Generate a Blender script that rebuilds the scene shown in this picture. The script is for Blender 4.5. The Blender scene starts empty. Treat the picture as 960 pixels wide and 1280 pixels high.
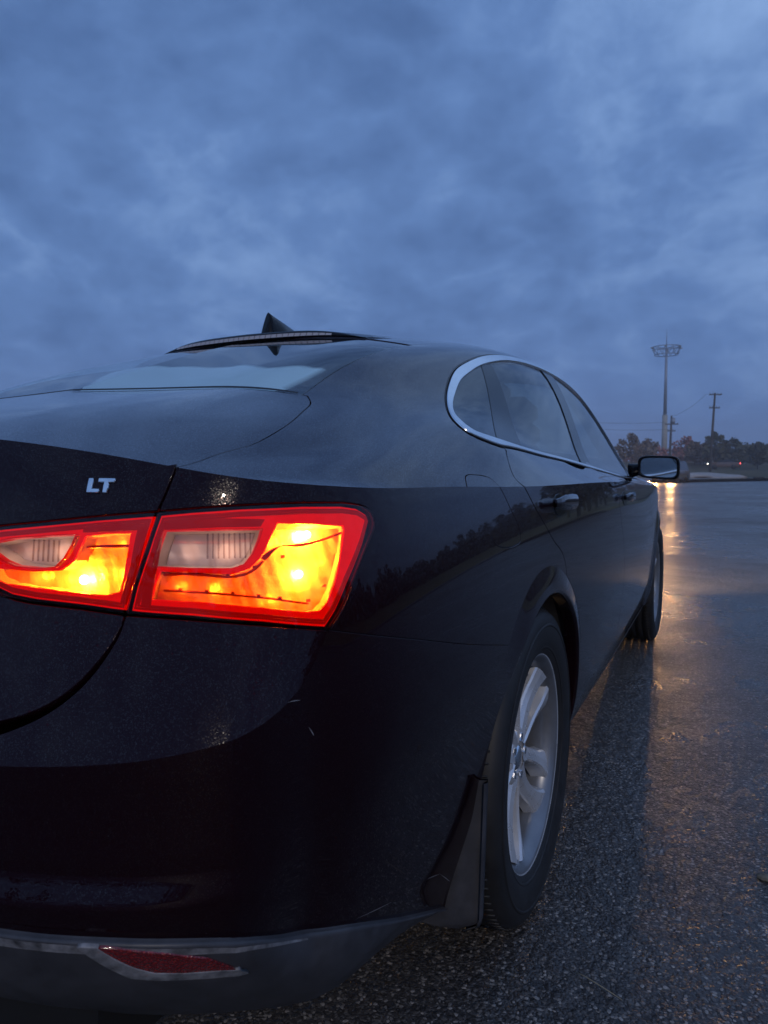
import bpy, math, random
import numpy as np
from mathutils import Vector, Matrix
from mathutils.geometry import delaunay_2d_cdt

random.seed(7); rng=np.random.default_rng(7)
SC=bpy.context.scene; COL=SC.collection
R=math.radians
# ---------------------------------------------------------------- camera, world, sun, exposure
CAM_POS=np.array([-1.53,-1.279,.98]); YAW=R(26.0); PITCH=R(3.355)
cd=bpy.data.cameras.new('camera'); cam=bpy.data.objects.new('camera',cd); COL.objects.link(cam)
cam.location=CAM_POS; cam.rotation_euler=(R(90)-PITCH,0,YAW-R(90))
cd.sensor_fit='VERTICAL'; cd.sensor_height=24.0; cd.lens=887.0/1280*24.0
cd.clip_start=.02; cd.clip_end=6000
cd.dof.use_dof=True; cd.dof.focus_distance=1.25; cd.dof.aperture_fstop=7.0
SC.camera=cam
SC.view_settings.view_transform='Standard'; SC.view_settings.look='None'
SC.view_settings.exposure=0.0; SC.view_settings.gamma=1.0
try: SC.view_settings.use_curve_mapping=False
except Exception: pass
SC.cycles.max_bounces=9; SC.cycles.transparent_max_bounces=14; SC.cycles.glossy_bounces=5; SC.cycles.diffuse_bounces=3
SC.cycles.caustics_reflective=False; SC.cycles.caustics_refractive=False
SC.cycles.sample_clamp_indirect=6.0
FW0=np.array([math.cos(YAW),math.sin(YAW),0]); RT0=np.array([math.sin(YAW),-math.cos(YAW),0])
def ahead(depth,side,z=0.):
    """a point so many metres ahead of the parking spot's viewer and to the right"""
    p=CAM_POS+FW0*depth+RT0*side; return (float(p[0]),float(p[1]),z)

SUN_EL=R(30); SUN_DIR=np.array([-.72,-.45,.53]); SUN_DIR=SUN_DIR/np.linalg.norm(SUN_DIR)
class G:
    """tiny node-graph helper"""
    def __init__(s,tree): s.t=tree; tree.nodes.clear()
    def n(s,typ,ins=None,**kw):
        nd=s.t.nodes.new(typ)
        for k,v in kw.items(): setattr(nd,k,v)
        for k,v in (ins or {}).items():
            if isinstance(v,bpy.types.NodeSocket): s.t.links.new(v,nd.inputs[k])
            else: nd.inputs[k].default_value=v
        return nd
    def l(s,a,b): s.t.links.new(a,b)
    def math(s,op,a,b=0.,c=0.,clamp=False):
        nd=s.t.nodes.new('ShaderNodeMath'); nd.operation=op; nd.use_clamp=clamp
        for i,v in enumerate((a,b,c)):
            if isinstance(v,bpy.types.NodeSocket): s.t.links.new(v,nd.inputs[i])
            else: nd.inputs[i].default_value=v
        return nd.outputs[0]
    def mix(s,f,a,b,blend='MIX'):
        nd=s.t.nodes.new('ShaderNodeMix'); nd.data_type='RGBA'; nd.blend_type=blend
        for i,v in ((0,f),(6,a),(7,b)):
            if isinstance(v,bpy.types.NodeSocket): s.t.links.new(v,nd.inputs[i])
            else: nd.inputs[i].default_value=(*v,1) if isinstance(v,tuple) and len(v)==3 else v
        return nd.outputs[2]
    def ramp(s,f,stops):
        nd=s.t.nodes.new('ShaderNodeValToRGB'); cr=nd.color_ramp
        while len(cr.elements)<len(stops): cr.elements.new(.5)
        for e,(p,c) in zip(cr.elements,stops): e.position=p; e.color=(*c,1) if len(c)==3 else c
        s.t.links.new(f,nd.inputs[0]); return nd.outputs[0]
    def noise(s,vec,scale,detail=4,rough=.55,dist=0.):
        nd=s.n('ShaderNodeTexNoise',{'Scale':scale,'Detail':detail,'Roughness':rough,'Distortion':dist})
        if vec is not None: s.l(vec,nd.inputs['Vector'])
        return nd.outputs['Fac']

W=bpy.data.worlds.new('World'); SC.world=W; W.use_nodes=True
g=G(W.node_tree)
tc=g.n('ShaderNodeTexCoord'); sep=g.n('ShaderNodeSeparateXYZ',{0:tc.outputs['Generated']})
zc_=g.math('MAXIMUM',sep.outputs[2],0.0)
den=g.math('ADD',zc_,.42)
px_=g.math('DIVIDE',sep.outputs[0],den); py_=g.math('DIVIDE',sep.outputs[1],den)
pv=g.n('ShaderNodeCombineXYZ',{0:px_,1:py_,2:0.}).outputs[0]
warp=g.n('ShaderNodeTexNoise',{'Scale':1.1,'Detail':3.})
g.l(pv,warp.inputs['Vector'])
wv=g.n('ShaderNodeVectorMath',{0:warp.outputs['Color'],1:(.5,.5,.5)},operation='SUBTRACT').outputs[0]
wv=g.n('ShaderNodeVectorMath',{0:wv,'Scale':.22},operation='SCALE').outputs[0]
pv2=g.n('ShaderNodeVectorMath',{0:pv,1:wv},operation='ADD').outputs[0]
n1=g.noise(pv2,1.9,6,.58); n2=g.noise(pv2,8.5,6,.64); n3=g.noise(pv,.55,2,.5)
vs=g.math('ABSOLUTE',g.math('MULTIPLY',g.math('SUBTRACT',g.noise(pv2,5.5,3,.5),.5),2.6))
cl=g.math('ADD',g.math('ADD',g.math('MULTIPLY',n1,.52),g.math('MULTIPLY',n2,.26)),g.math('ADD',g.math('MULTIPLY',n3,.30),g.math('MULTIPLY',vs,-.16)))
dt_=g.n('ShaderNodeVectorMath',{0:tc.outputs['Generated'],1:(.80,-.14,.585)},operation='DOT_PRODUCT').outputs['Value']
cl=g.math('ADD',cl,g.math('MULTIPLY',g.math('MAXIMUM',g.math('SUBTRACT',dt_,.86),0.),.85))
ccol=g.ramp(cl,[(.28,(.052,.110,.268)),(.41,(.084,.168,.385)),(.53,(.124,.236,.510)),(.69,(.25,.41,.74))])
hz=g.math('POWER',g.math('SUBTRACT',1.0,zc_,clamp=True),7.0)
hcol=g.mix(g.noise(pv,.8,4,.6),(.080,.176,.455),(.108,.216,.520))
skyc=g.mix(g.math('MULTIPLY',hz,.72),ccol,hcol)
nish=g.n('ShaderNodeTexSky',sky_type='NISHITA',sun_disc=False)
nish.sun_elevation=SUN_EL; nish.sun_rotation=math.atan2(SUN_DIR[0],SUN_DIR[1])
b1=g.n('ShaderNodeBackground',{'Color':skyc,'Strength':1.0}); b2=g.n('ShaderNodeBackground',{'Color':nish.outputs[0],'Strength':.0015})
ad=g.n('ShaderNodeAddShader',{0:b1.outputs[0],1:b2.outputs[0]})
out=g.n('ShaderNodeOutputWorld',{'Surface':ad.outputs[0]})
sd=bpy.data.lights.new('sun','SUN'); sd.energy=.65; sd.angle=R(1.2); sd.color=(1,.86,.72)
sun=bpy.data.objects.new('sun',sd); COL.objects.link(sun); sun.rotation_euler=Vector(SUN_DIR).to_track_quat('Z','Y').to_euler()

# ---------------------------------------------------------------- object helpers
def tag(o,label=None,cat=None,group=None,kind=None):
    for k,v in (('label',label),('category',cat),('group',group),('kind',kind)):
        if v: o[k]=v
    return o
def empty(name,loc=(0,0,0),rz=0.,**kw):
    o=bpy.data.objects.new(name,None); COL.objects.link(o); o.location=loc; o.rotation_euler=(0,0,rz); o.empty_display_size=.1
    return tag(o,**kw)
def mk(name,V,F,m,parent=None,N=None,smooth=True,loc=None,rot=None):
    me=bpy.data.meshes.new(name); V=np.asarray(V,float)
    me.from_pydata(V.tolist(),[],[tuple(int(i) for i in f) for f in F]); me.update()
    if smooth: me.polygons.foreach_set('use_smooth',np.ones(len(me.polygons),bool))
    if N is not None: me.normals_split_custom_set_from_vertices(np.asarray(N,float).tolist())
    if m is not None: me.materials.append(m)
    o=bpy.data.objects.new(name,me); COL.objects.link(o)
    if parent is not None: o.parent=parent
    if loc is not None: o.location=loc
    if rot is not None: o.rotation_euler=rot
    return o
class MB:
    def __init__(s): s.V=[]; s.F=[]
    def add(s,V,F):
        b=len(s.V); s.V+= [tuple(map(float,v)) for v in V]; s.F+=[tuple(int(i)+b for i in f) for f in F]; return s
    def grid(s,P,closeu=False,closev=False):
        P=np.asarray(P); nu,nv=P.shape[:2]; F=[]
        for i in range(nu if closeu else nu-1):
            for j in range(nv if closev else nv-1):
                a=i*nv+j; b=((i+1)%nu)*nv+j; F.append((a,b,((i+1)%nu)*nv+(j+1)%nv,i*nv+(j+1)%nv))
        return s.add(P.reshape(-1,3),F)
    def box(s,c,d,rot=0.,bev=0.):
        x,y,z=[v/2 for v in d]; ca,sa=math.cos(rot),math.sin(rot)
        if bev<=0:
            V=[(i*x,j*y,k*z) for i in (-1,1) for j in (-1,1) for k in (-1,1)]
            F=[(0,1,3,2),(4,6,7,5),(0,4,5,1),(2,3,7,6),(0,2,6,4),(1,5,7,3)]
        else:
            V=[];F=[]
            prof=[(-z,1),(-z+bev,0),(z-bev,0),(z,1)]
            for zz,ins in prof:
                b=bev*ins; X,Y=x-b,y-b; q=bev*.6
                V+=[(X,-Y+q,zz),(X,Y-q,zz),(X-q,Y,zz),(-X+q,Y,zz),(-X,Y-q,zz),(-X,-Y+q,zz),(-X+q,-Y,zz),(X-q,-Y,zz)]
            for k in range(3):
                for i in range(8): F.append((k*8+i,k*8+(i+1)%8,(k+1)*8+(i+1)%8,(k+1)*8+i))
            F.append(tuple(range(7,-1,-1))); F.append(tuple(range(24,32)))
        return s.add([(c[0]+ca*a-sa*b,c[1]+sa*a+ca*b,c[2]+e) for a,b,e in V],F)
    def tube(s,pts,rad,n=8,cap=True):
        pts=[Vector(p) for p in pts]; rad=list(rad) if hasattr(rad,'__len__') else [rad]*len(pts); ring=[]
        up=Vector((0,0,1))
        for i,p in enumerate(pts):
            d=(pts[min(i+1,len(pts)-1)]-pts[max(i-1,0)]).normalized()
            a=d.cross(up if abs(d.z)<.95 else Vector((1,0,0))).normalized(); b=d.cross(a)
            ring.append([p+(a*math.cos(t)+b*math.sin(t))*rad[i] for t in [2*math.pi*k/n for k in range(n)]])
        V=[v for r in ring for v in r]; F=[]
        for i in range(len(pts)-1):
            for k in range(n): F.append((i*n+k,i*n+(k+1)%n,(i+1)*n+(k+1)%n,(i+1)*n+k))
        if cap: F.append(tuple(range(n-1,-1,-1))); F.append(tuple((len(pts)-1)*n+k for k in range(n)))
        return s.add(V,F)
    def build(s,name,m,parent=None,smooth=True,**kw): return mk(name,s.V,s.F,m,parent,None,smooth,**kw)
def lathe(prof,n=64,axis='y'):
    """closed ring of a profile [(r,h)] turned about the y axis"""
    prof=np.array(prof,float); a=np.linspace(0,2*math.pi,n,endpoint=False)
    P=np.zeros((n,len(prof),3)); P[:,:,0]=np.cos(a)[:,None]*prof[:,0]; P[:,:,2]=np.sin(a)[:,None]*prof[:,0]; P[:,:,1]=prof[:,1]
    return P

# ---------------------------------------------------------------- materials
def mat(name): 
    m=bpy.data.materials.new(name); m.use_nodes=True; return m,G(m.node_tree)
def pbr(name,col,rough=.5,metal=0.,coat=0.,coat_r=.03,emit=None,es=0.,spec=.5,bump=None,mott=None):
    m,g=mat(name); tcn=g.n('ShaderNodeTexCoord'); ob=tcn.outputs['Object']
    p=g.n('ShaderNodeBsdfPrincipled',{'Base Color':(*col,1),'Roughness':rough,'Metallic':metal,'Coat Weight':coat,'Coat Roughness':coat_r,'Specular IOR Level':spec})
    if emit: p.inputs['Emission Color'].default_value=(*emit,1); p.inputs['Emission Strength'].default_value=es
    if mott:
        sc,amt=mott; f=g.noise(ob,sc,5,.6); dk=tuple(c*(1-amt) for c in col); lt=tuple(min(1,c*(1+amt)) for c in col)
        g.l(g.ramp(f,[(.3,dk),(.7,lt)]),p.inputs['Base Color'])
        g.l(g.math('ADD',rough-.08,g.math('MULTIPLY',f,.16)),p.inputs['Roughness'])
    if bump:
        sc,st,ds=bump; b=g.n('ShaderNodeBump',{'Strength':st,'Distance':ds,'Height':g.noise(ob,sc,4,.6)}); g.l(b.outputs[0],p.inputs['Normal'])
    g.n('ShaderNodeOutputMaterial',{'Surface':p.outputs[0]}); return m

def make_paint():
    m,g=mat('car_paint'); tcn=g.n('ShaderNodeTexCoord'); ob=tcn.outputs['Object']
    vo=g.n('ShaderNodeTexVoronoi',{'Scale':1100.},feature='F1'); g.l(ob,vo.inputs['Vector'])
    dv=g.n('ShaderNodeVectorMath',{0:vo.outputs['Color'],1:(.5,.5,.5)},operation='SUBTRACT').outputs[0]
    dv=g.n('ShaderNodeVectorMath',{0:dv,'Scale':.095},operation='SCALE').outputs[0]
    geo=g.n('ShaderNodeNewGeometry')
    nf=g.n('ShaderNodeVectorMath',{0:g.n('ShaderNodeVectorMath',{0:geo.outputs['Normal'],1:dv},operation='ADD').outputs[0]},operation='NORMALIZE').outputs[0]
    # wiped-on film and dust: streaky clear-coat haze, specks
    mp=g.n('ShaderNodeMapping',{'Vector':ob,'Scale':(1.2,2.5,3.2),'Rotation':(.3,.5,.4)}).outputs[0]
    sw=g.noise(mp,3.2,7,.68,2.2)
    swm=g.ramp(sw,[(.52,(0,0,0)),(.74,(1,1,1))])
    spk=g.n('ShaderNodeTexVoronoi',{'Scale':70.},feature='F1'); g.l(ob,spk.inputs['Vector'])
    spm=g.math('LESS_THAN',spk.outputs['Distance'],.045)
    spm=g.math('MULTIPLY',spm,g.math('GREATER_THAN',g.noise(ob,6,2,.5),.56))
    fl=g.math('GREATER_THAN',g.n('ShaderNodeSeparateColor',{0:vo.outputs['Color']}).outputs[2],.90)
    fcol=g.mix(fl,(.010,.0016,.0045),(.055,.040,.038))
    base=g.mix(g.math('MULTIPLY',spm,.5),fcol,(.07,.07,.075))
    p=g.n('ShaderNodeBsdfPrincipled',{'Base Color':base,'Metallic':g.math('MULTIPLY',fl,.9),'Specular IOR Level':.05,'Roughness':.14,'Normal':nf,'Coat Weight':.84,'Coat IOR':1.33})
    g.l(g.math('ADD',.012,g.math('MULTIPLY',swm,.055)),p.inputs['Coat Roughness'])
    cb=g.n('ShaderNodeBump',{'Strength':.02,'Distance':.0012,'Height':g.math('ADD',g.math('MULTIPLY',g.noise(ob,260,2,.5),.010),g.math('MULTIPLY',spm,.10))})
    g.l(cb.outputs[0],p.inputs['Coat Normal'])
    g.n('ShaderNodeOutputMaterial',{'Surface':p.outputs[0]}); return m
def make_glass(name,tint,rough=.0,tr=1.0,ior=1.5,ripple=None):
    m,g=mat(name)
    fr=g.n('ShaderNodeFresnel',{'IOR':ior}); t=g.n('ShaderNodeBsdfTransparent',{'Color':(*tint,1)}); gl=g.n('ShaderNodeBsdfGlossy',{'Color':(1,1,1,1),'Roughness':rough})
    if ripple:
        tcn=g.n('ShaderNodeTexCoord'); b=g.n('ShaderNodeBump',{'Strength':ripple[1],'Distance':ripple[2],'Height':g.noise(tcn.outputs['Object'],ripple[0],3,.5)})
        g.l(b.outputs[0],gl.inputs['Normal'])
    # incidence measured the same from both faces of the sheet
    geo=g.n('ShaderNodeNewGeometry'); g.l(g.math('POWER',ior,g.math('SUBTRACT',1.0,g.math('MULTIPLY',geo.outputs['Backfacing'],2.0))),fr.inputs['IOR'])
    mx=g.n('ShaderNodeMixShader',{0:fr.outputs[0],1:t.outputs[0],2:gl.outputs[0]})
    g.n('ShaderNodeOutputMaterial',{'Surface':mx.outputs[0]}); return m
M={}
M['paint']=make_paint()
M['chrome']=pbr('satin_chrome',(.90,.91,.93),.20,1.,mott=(9,.06))
M['bright']=pbr('bright_chrome',(.85,.86,.88),.07,1.)
M['gloss_black']=pbr('gloss_black',(.006,.006,.008),.16,0,spec=.22)
M['seal']=pbr('rubber_seal',(.008,.008,.009),.6)
M['valance']=pbr('grained_plastic',(.056,.056,.063),.42,0,mott=(22,.35),bump=(900,.25,.0006))
M['scuffed']=pbr('scuffed_plastic',(.19,.19,.20),.45,0,mott=(45,.8),bump=(300,.4,.001))
M['barrel']=pbr('barrel_alloy',(.26,.27,.29),.35,.6,mott=(14,.15))
M['rubber']=pbr('tyre_rubber',(.018,.017,.017),.58,0,mott=(18,.45),bump=(420,.25,.0008))
M['alloy']=pbr('alloy_paint',(.76,.77,.79),.28,.5,coat=.3,mott=(14,.10))
M['liner']=pbr('dusty_liner',(.32,.215,.12),.85,0,mott=(12,.55),bump=(160,.5,.003))
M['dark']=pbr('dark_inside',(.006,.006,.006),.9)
M['trim']=pbr('cabin_trim',(.022,.023,.026),.8,0,mott=(30,.2))
M['seat']=pbr('seat_cloth',(.030,.030,.034),.9,0,bump=(700,.4,.001))
M['headliner']=pbr('headliner',(.10,.10,.10),.95)
M['glass']=make_glass('tinted_glass',(.13,.17,.18))
M['rear_glass']=make_glass('rear_glass',(.88,.97,.96),ior=1.70)
M['clear']=make_glass('clear_glass',(.82,.87,.86))
M['lens_red']=make_glass('red_lens',(1.0,.15,.011),.03,ripple=(60,.04,.001))
M['lens_clear']=make_glass('clear_lens',(.80,.74,.72),.02)
M['lamp_red']=pbr('red_lamp_plastic',(.40,.004,.006),.35,0,coat=.6,emit=(1,.006,.004),es=.56,mott=(30,.3))
M['lamp_dark']=pbr('dark_red_lamp_plastic',(.16,.005,.008),.3,0,coat=.6,emit=(1,.008,.012),es=.17)
M['lamp_reflector']=pbr('lamp_reflector',(.80,.74,.66),.30,.35,bump=(130,.5,.002))
M['lamp_silver']=pbr('lamp_silver',(.78,.70,.66),.35,.35)
def make_fog():
    m,g=mat('condensation'); tcn=g.n('ShaderNodeTexCoord'); ob=tcn.outputs['Object']
    wv=g.n('ShaderNodeTexWave',{'Scale':9.5,'Distortion':.15},wave_type='BANDS',bands_direction='X'); g.l(ob,wv.inputs['Vector'])
    f=g.math('ADD',g.math('MULTIPLY',g.noise(ob,3.5,5,.6),.45),g.math('MULTIPLY',g.ramp(wv.outputs['Fac'],[(.0,(0,0,0)),(.10,(1,1,1))]),.14))
    d=g.n('ShaderNodeBsdfDiffuse',{'Color':(.74,.92,1.0,1)}); tl=g.n('ShaderNodeBsdfTranslucent',{'Color':(.74,.92,1.0,1)}); t=g.n('ShaderNodeBsdfTransparent')
    a=g.n('ShaderNodeMixShader',{0:.25,1:d.outputs[0],2:tl.outputs[0]}); at_=g.n('ShaderNodeAttribute',attribute_name='film'); mx=g.n('ShaderNodeMixShader',{0:g.math('MULTIPLY',g.math('ADD',f,.76,clamp=True),at_.outputs['Fac']),1:t.outputs[0],2:a.outputs[0]})
    g.n('ShaderNodeOutputMaterial',{'Surface':mx.outputs[0]}); return m
M['fog']=make_fog()
M['retro']=None
def make_retro():
    m,g=mat('red_reflector'); tcn=g.n('ShaderNodeTexCoord')
    vo=g.n('ShaderNodeTexVoronoi',{'Scale':330.},feature='F1'); g.l(tcn.outputs['Object'],vo.inputs['Vector'])
    c=g.ramp(vo.outputs['Distance'],[(.1,(.42,.025,.02)),(.45,(.16,.004,.006))])
    p=g.n('ShaderNodeBsdfPrincipled',{'Base Color':c,'Roughness':.25,'Coat Weight':1.,'Coat Roughness':.03})
    b=g.n('ShaderNodeBump',{'Strength':.7,'Distance':.002,'Height':vo.outputs['Distance']}); g.l(b.outputs[0],p.inputs['Normal'])
    g.n('ShaderNodeOutputMaterial',{'Surface':p.outputs[0]}); return m
M['retro']=make_retro()
def emitter(name,col,s):
    m,g=mat(name); e=g.n('ShaderNodeEmission',{'Color':(*col,1),'Strength':s}); g.n('ShaderNodeOutputMaterial',{'Surface':e.outputs[0]}); return m
M['bulb']=emitter('lit_bulb',(1,.68,.38),1100.)
M['lamp_amber']=pbr('lamp_amber_edge',(.62,.20,.07),.4)
M['scratch']=pbr('bare_scratch',(.30,.30,.31),.6)
# ---------------------------------------------------------------- car surfaces (right half, Y outward positive)
def nspline(xs):
    """natural cubic spline: returns matrix M with second derivatives m = M @ y"""
    xs=np.asarray(xs,float);n=len(xs);h=np.diff(xs)
    A=np.zeros((n,n));B=np.zeros((n,n));A[0,0]=A[-1,-1]=1
    for i in range(1,n-1):
        A[i,i-1]=h[i-1];A[i,i]=2*(h[i-1]+h[i]);A[i,i+1]=h[i]
        B[i,i-1]=6/h[i-1];B[i,i]=-6/h[i-1]-6/h[i];B[i,i+1]=6/h[i]
    return np.linalg.solve(A,B)
class Spl:
    """cubic spline through values ys (n,...) at knots xs; basis(x) gives weights so that value = basis @ ys"""
    def __init__(s,xs,ys=None):
        s.x=np.asarray(xs,float);s.M=nspline(xs);s.y=None if ys is None else np.asarray(ys,float)
    def basis(s,q):
        q=np.atleast_1d(np.asarray(q,float));x=s.x;n=len(x)
        qc=np.clip(q,x[0],x[-1]);ex=q-qc
        i=np.clip(np.searchsorted(x,qc,'right')-1,0,n-2);h=x[i+1]-x[i]
        a=(x[i+1]-qc)/h;b=1-a;W=np.zeros((len(q),n));r=np.arange(len(q))
        W[r,i]+=a;W[r,i+1]+=b
        W+=((a**3-a)*h*h/6)[:,None]*s.M[i]+((b**3-b)*h*h/6)[:,None]*s.M[i+1]
        if np.any(ex):
            D=np.zeros((len(q),n));D[r,i]-=1/h;D[r,i+1]+=1/h
            D+=(-(3*a*a-1)*h/6)[:,None]*s.M[i]+((3*b*b-1)*h/6)[:,None]*s.M[i+1]
            W+=ex[:,None]*D
        return W
    def __call__(s,q): return s.basis(q)@s.y
def chord(P): return np.concatenate([[0],np.cumsum(np.linalg.norm(np.diff(P,axis=0),axis=1))])

# plan of the body wall at lamp level (z 0.86)
PLAN=np.array([(-1.040,0),(-1.036,.18),(-1.024,.36),(-1.002,.53),(-.966,.69),(-.915,.795),(-.84,.862),(-.74,.886),(-.54,.901),(-.17,.911),
 (.5,.922),(1.4,.923),(2.2,.918),(2.83,.905),(3.15,.875),(3.42,.80),(3.6,.68),(3.72,.48),(3.78,.24),(3.80,0)])
PS=chord(PLAN)
def _smooth(w=.055):
    # even out the curvature of the plan round the corner
    q=np.linspace(-.4,PS[-1]+.4,2400);S_=Spl(PS,PLAN);a=np.abs(q);a=np.where(a>PS[-1],2*PS[-1]-a,a);v=S_(a);v[q<0,1]*=-1;v[q>PS[-1],1]*=-1
    n=int(3*w/(q[1]-q[0]));k=np.exp(-.5*(np.arange(-n,n+1)*(q[1]-q[0])/w)**2);k/=k.sum()
    sm=np.stack([np.convolve(v[:,i],k,'same') for i in (0,1)],1)
    kn=np.concatenate([np.arange(0,1.5,.05),np.arange(1.5,PS[-1],.12),[PS[-1]]])
    return Spl(kn,np.stack([np.interp(kn,q,sm[:,i]) for i in (0,1)],1))
PLANS=_smooth()
SEND=PS[-1]
_ss=np.linspace(0,SEND,1600);_pp=PLANS(_ss)
def s_x(x): # side: s from x
    m=(_ss>PS[6])&(_ss<PS[15]);return np.interp(x,_pp[m,0],_ss[m])
def s_y(y): # rear: s from y
    m=_ss<PS[8];return np.interp(y,_pp[m,1],_ss[m])
# inward offset d by station and height
ZK=[.18,.27,.36,.46,.54,.62,.70,.78,.86,.92,.96,1.03]
SK=[0,s_y(.53),s_y(.70),s_x(-.84),s_x(-.60),s_x(-.17),s_x(.45),s_x(1.4),s_x(2.3),s_x(2.9),PS[16],SEND]
DT=np.array([
 [.20,.150,.085,.025,.000,-.004,-.006,-.004,.000,.008,.018,.040],
 [.20,.150,.085,.025,.000,-.004,-.006,-.004,.000,.008,.019,.045],
 [.20,.150,.085,.025,.000,-.004,-.006,-.004,.000,.008,.020,.050],
 [.14,.090,.048,.014,-.004,-.016,-.018,-.012,.000,.011,.020,.047],
 [.09,.056,.030,.010,-.004,-.018,-.020,-.013,.000,.013,.024,.050],
 [.06,.036,.018,.006,-.002,-.012,-.014,-.010,.000,.011,.021,.045],
 [.070,.036,.012,-.001,-.009,-.013,-.012,-.007,.000,.008,.015,.034],
 [.070,.036,.012,-.002,-.010,-.015,-.014,-.008,.000,.009,.017,.036],
 [.070,.036,.012,-.002,-.010,-.015,-.014,-.008,.000,.009,.018,.038],
 [.07,.040,.018,.006,.000,-.002,-.003,-.001,.002,.008,.020,.050],
 [.09,.05,.02,.00,-.02,-.03,-.02,.00,.02,.05,.08,.12],
 [.10,.05,.02,-.01,-.02,-.02,-.01,.01,.05,.09,.12,.16]])
SSP=Spl(SK);ZSP=Spl(ZK)
def wall_d(s,z): return np.einsum('ni,ij,nj->n',SSP.basis(s),DT,ZSP.basis(z))
# shelf below the tail lamps
S_C=.9224
ZL=Spl([0,.3,.537,.6018,.6519,.6963,.7698,.8464,.9224],[.838,.838,.8364,.8316,.8278,.8236,.8186,.8102,.7973])
ZC=Spl([0,.25,.5011,.6109,.6874,.7417,.78,.8121,.8392,.8651,.8861,.9046,S_C],[.679,.679,.6805,.6825,.687,.693,.700,.7080,.7175,.7310,.7475,.770,.7973])
K_SH=.55
def ksh(s):
    t=np.clip((S_C-np.asarray(s,float))/.11,0,1);return t*t*(3-2*t)*.55+.45*t
def shelf(s,z):
    s=np.asarray(s,float);z=np.asarray(z,float)
    sc=np.minimum(s,S_C);zl=ZL(sc);zc=np.minimum(ZC(sc),zl)
    t=np.clip((zl-z),0,zl-zc)
    r=K_SH*ksh(s)*t
    return np.where(s>S_C,0,r)
def ramp(a,b,x):
    t=np.clip((x-a)/(b-a),0,1);return t*t*(3-2*t)
def wall(s,z,off=0.,parts=(1,1)):
    s=np.atleast_1d(np.asarray(s,float));z=np.atleast_1d(np.asarray(z,float))
    p=PLANS(s);e=1e-3;t=(PLANS(s+e)-PLANS(s-e))/(2*e);t/=np.linalg.norm(t,axis=1)[:,None]
    n=np.stack([-t[:,1],t[:,0]],1)           # outward (rear: -x, side: +y)
    d=wall_d(s,z)-shelf(s,z)
    # ledge low on the bumper
    fade=1-ramp(s_y(.72),s_y(.84),s)
    d=d-fade*.014*(1-ramp(.545,.572,z))
    q=p-n*(d-off)[:,None]
    return np.stack([q[:,0],q[:,1],z],1)
# top edge of the wall: deck lip and shoulder crease
ZT=Spl([0,s_y(.25),s_y(.50),s_y(.70),s_y(.80),s_x(-.80),s_x(-.70),s_x(-.54),s_x(-.17),s_x(.45),s_x(1.4),s_x(2.3),s_x(2.9),PS[15],PS[17],SEND],
       [1.036,1.032,1.017,.990,.972,.9615,.957,.955,.948,.944,.933,.905,.880,.80,.74,.73])
def edge(s): 
    s=np.atleast_1d(s);return wall(s,ZT(s))
# upper body net: stations k (rear to nose) x rails t (centre to shoulder)
S0=s_y(.865)
def _lip(f): return tuple(edge(f*S0)[0])
NET=[
 [_lip(0),_lip(.29),_lip(.50),_lip(.67),_lip(.78),_lip(.89),_lip(1.)],
 [(-.74,0,1.092),(-.73,.3,1.085),(-.70,.53,1.066),(-.67,.67,1.040),(-.65,.76,1.012),(-.625,.84,.982),-.60],
 [(-.46,0,1.146),(-.455,.3,1.136),(-.44,.53,1.121),(-.42,.65,1.096),(-.40,.74,1.060),(-.37,.83,1.010),-.33],
 [(-.13,0,1.266),(-.12,.3,1.258),(-.11,.52,1.236),(-.09,.62,1.184),(-.07,.72,1.116),(-.06,.825,1.036),-.05],
 [(.20,0,1.360),(.21,.3,1.350),(.25,.49,1.322),(.28,.60,1.285),(.29,.715,1.165),(.30,.829,1.022),.32],
 [(.75,0,1.434),(.75,.3,1.424),(.75,.51,1.392),(.76,.615,1.350),(.76,.725,1.205),(.77,.838,1.000),.78],
 [(1.3,0,1.452),(1.3,.3,1.442),(1.3,.52,1.410),(1.3,.625,1.370),(1.3,.735,1.190),(1.3,.845,.978),1.3],
 [(1.75,0,1.425),(1.75,.3,1.415),(1.75,.53,1.380),(1.75,.645,1.325),(1.75,.75,1.150),(1.75,.848,.957),1.75],
 [(2.15,0,1.32),(2.15,.3,1.305),(2.15,.56,1.240),(2.15,.695,1.145),(2.16,.775,1.050),(2.17,.848,.944),2.18],
 [(2.58,0,1.15),(2.56,.3,1.13),(2.52,.58,1.055),(2.48,.74,.978),(2.46,.80,.955),(2.45,.85,.928),2.44],
 [(2.95,0,1.05),(2.95,.3,1.04),(2.95,.58,1.005),(2.95,.74,.955),(2.95,.80,.93),(2.95,.85,.905),2.95],
 [(3.4,0,.955),(3.38,.3,.945),(3.35,.5,.92),(3.31,.66,.885),(3.28,.71,.870),(3.26,.76,.855),3.23],
 [(3.74,0,.78),(3.70,.25,.78),(3.66,.40,.785),(3.60,.54,.79),(3.55,.60,.795),(3.50,.66,.80),3.42]]
_sk=[S0]
for r in NET[1:]:
    sx=float(s_x(r[6])) if r[6]<3.4 else PS[15];_sk.append(sx);r[6]=tuple(edge(sx)[0])
NET=np.array(NET,float);NK,NT=NET.shape[:2]
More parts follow.
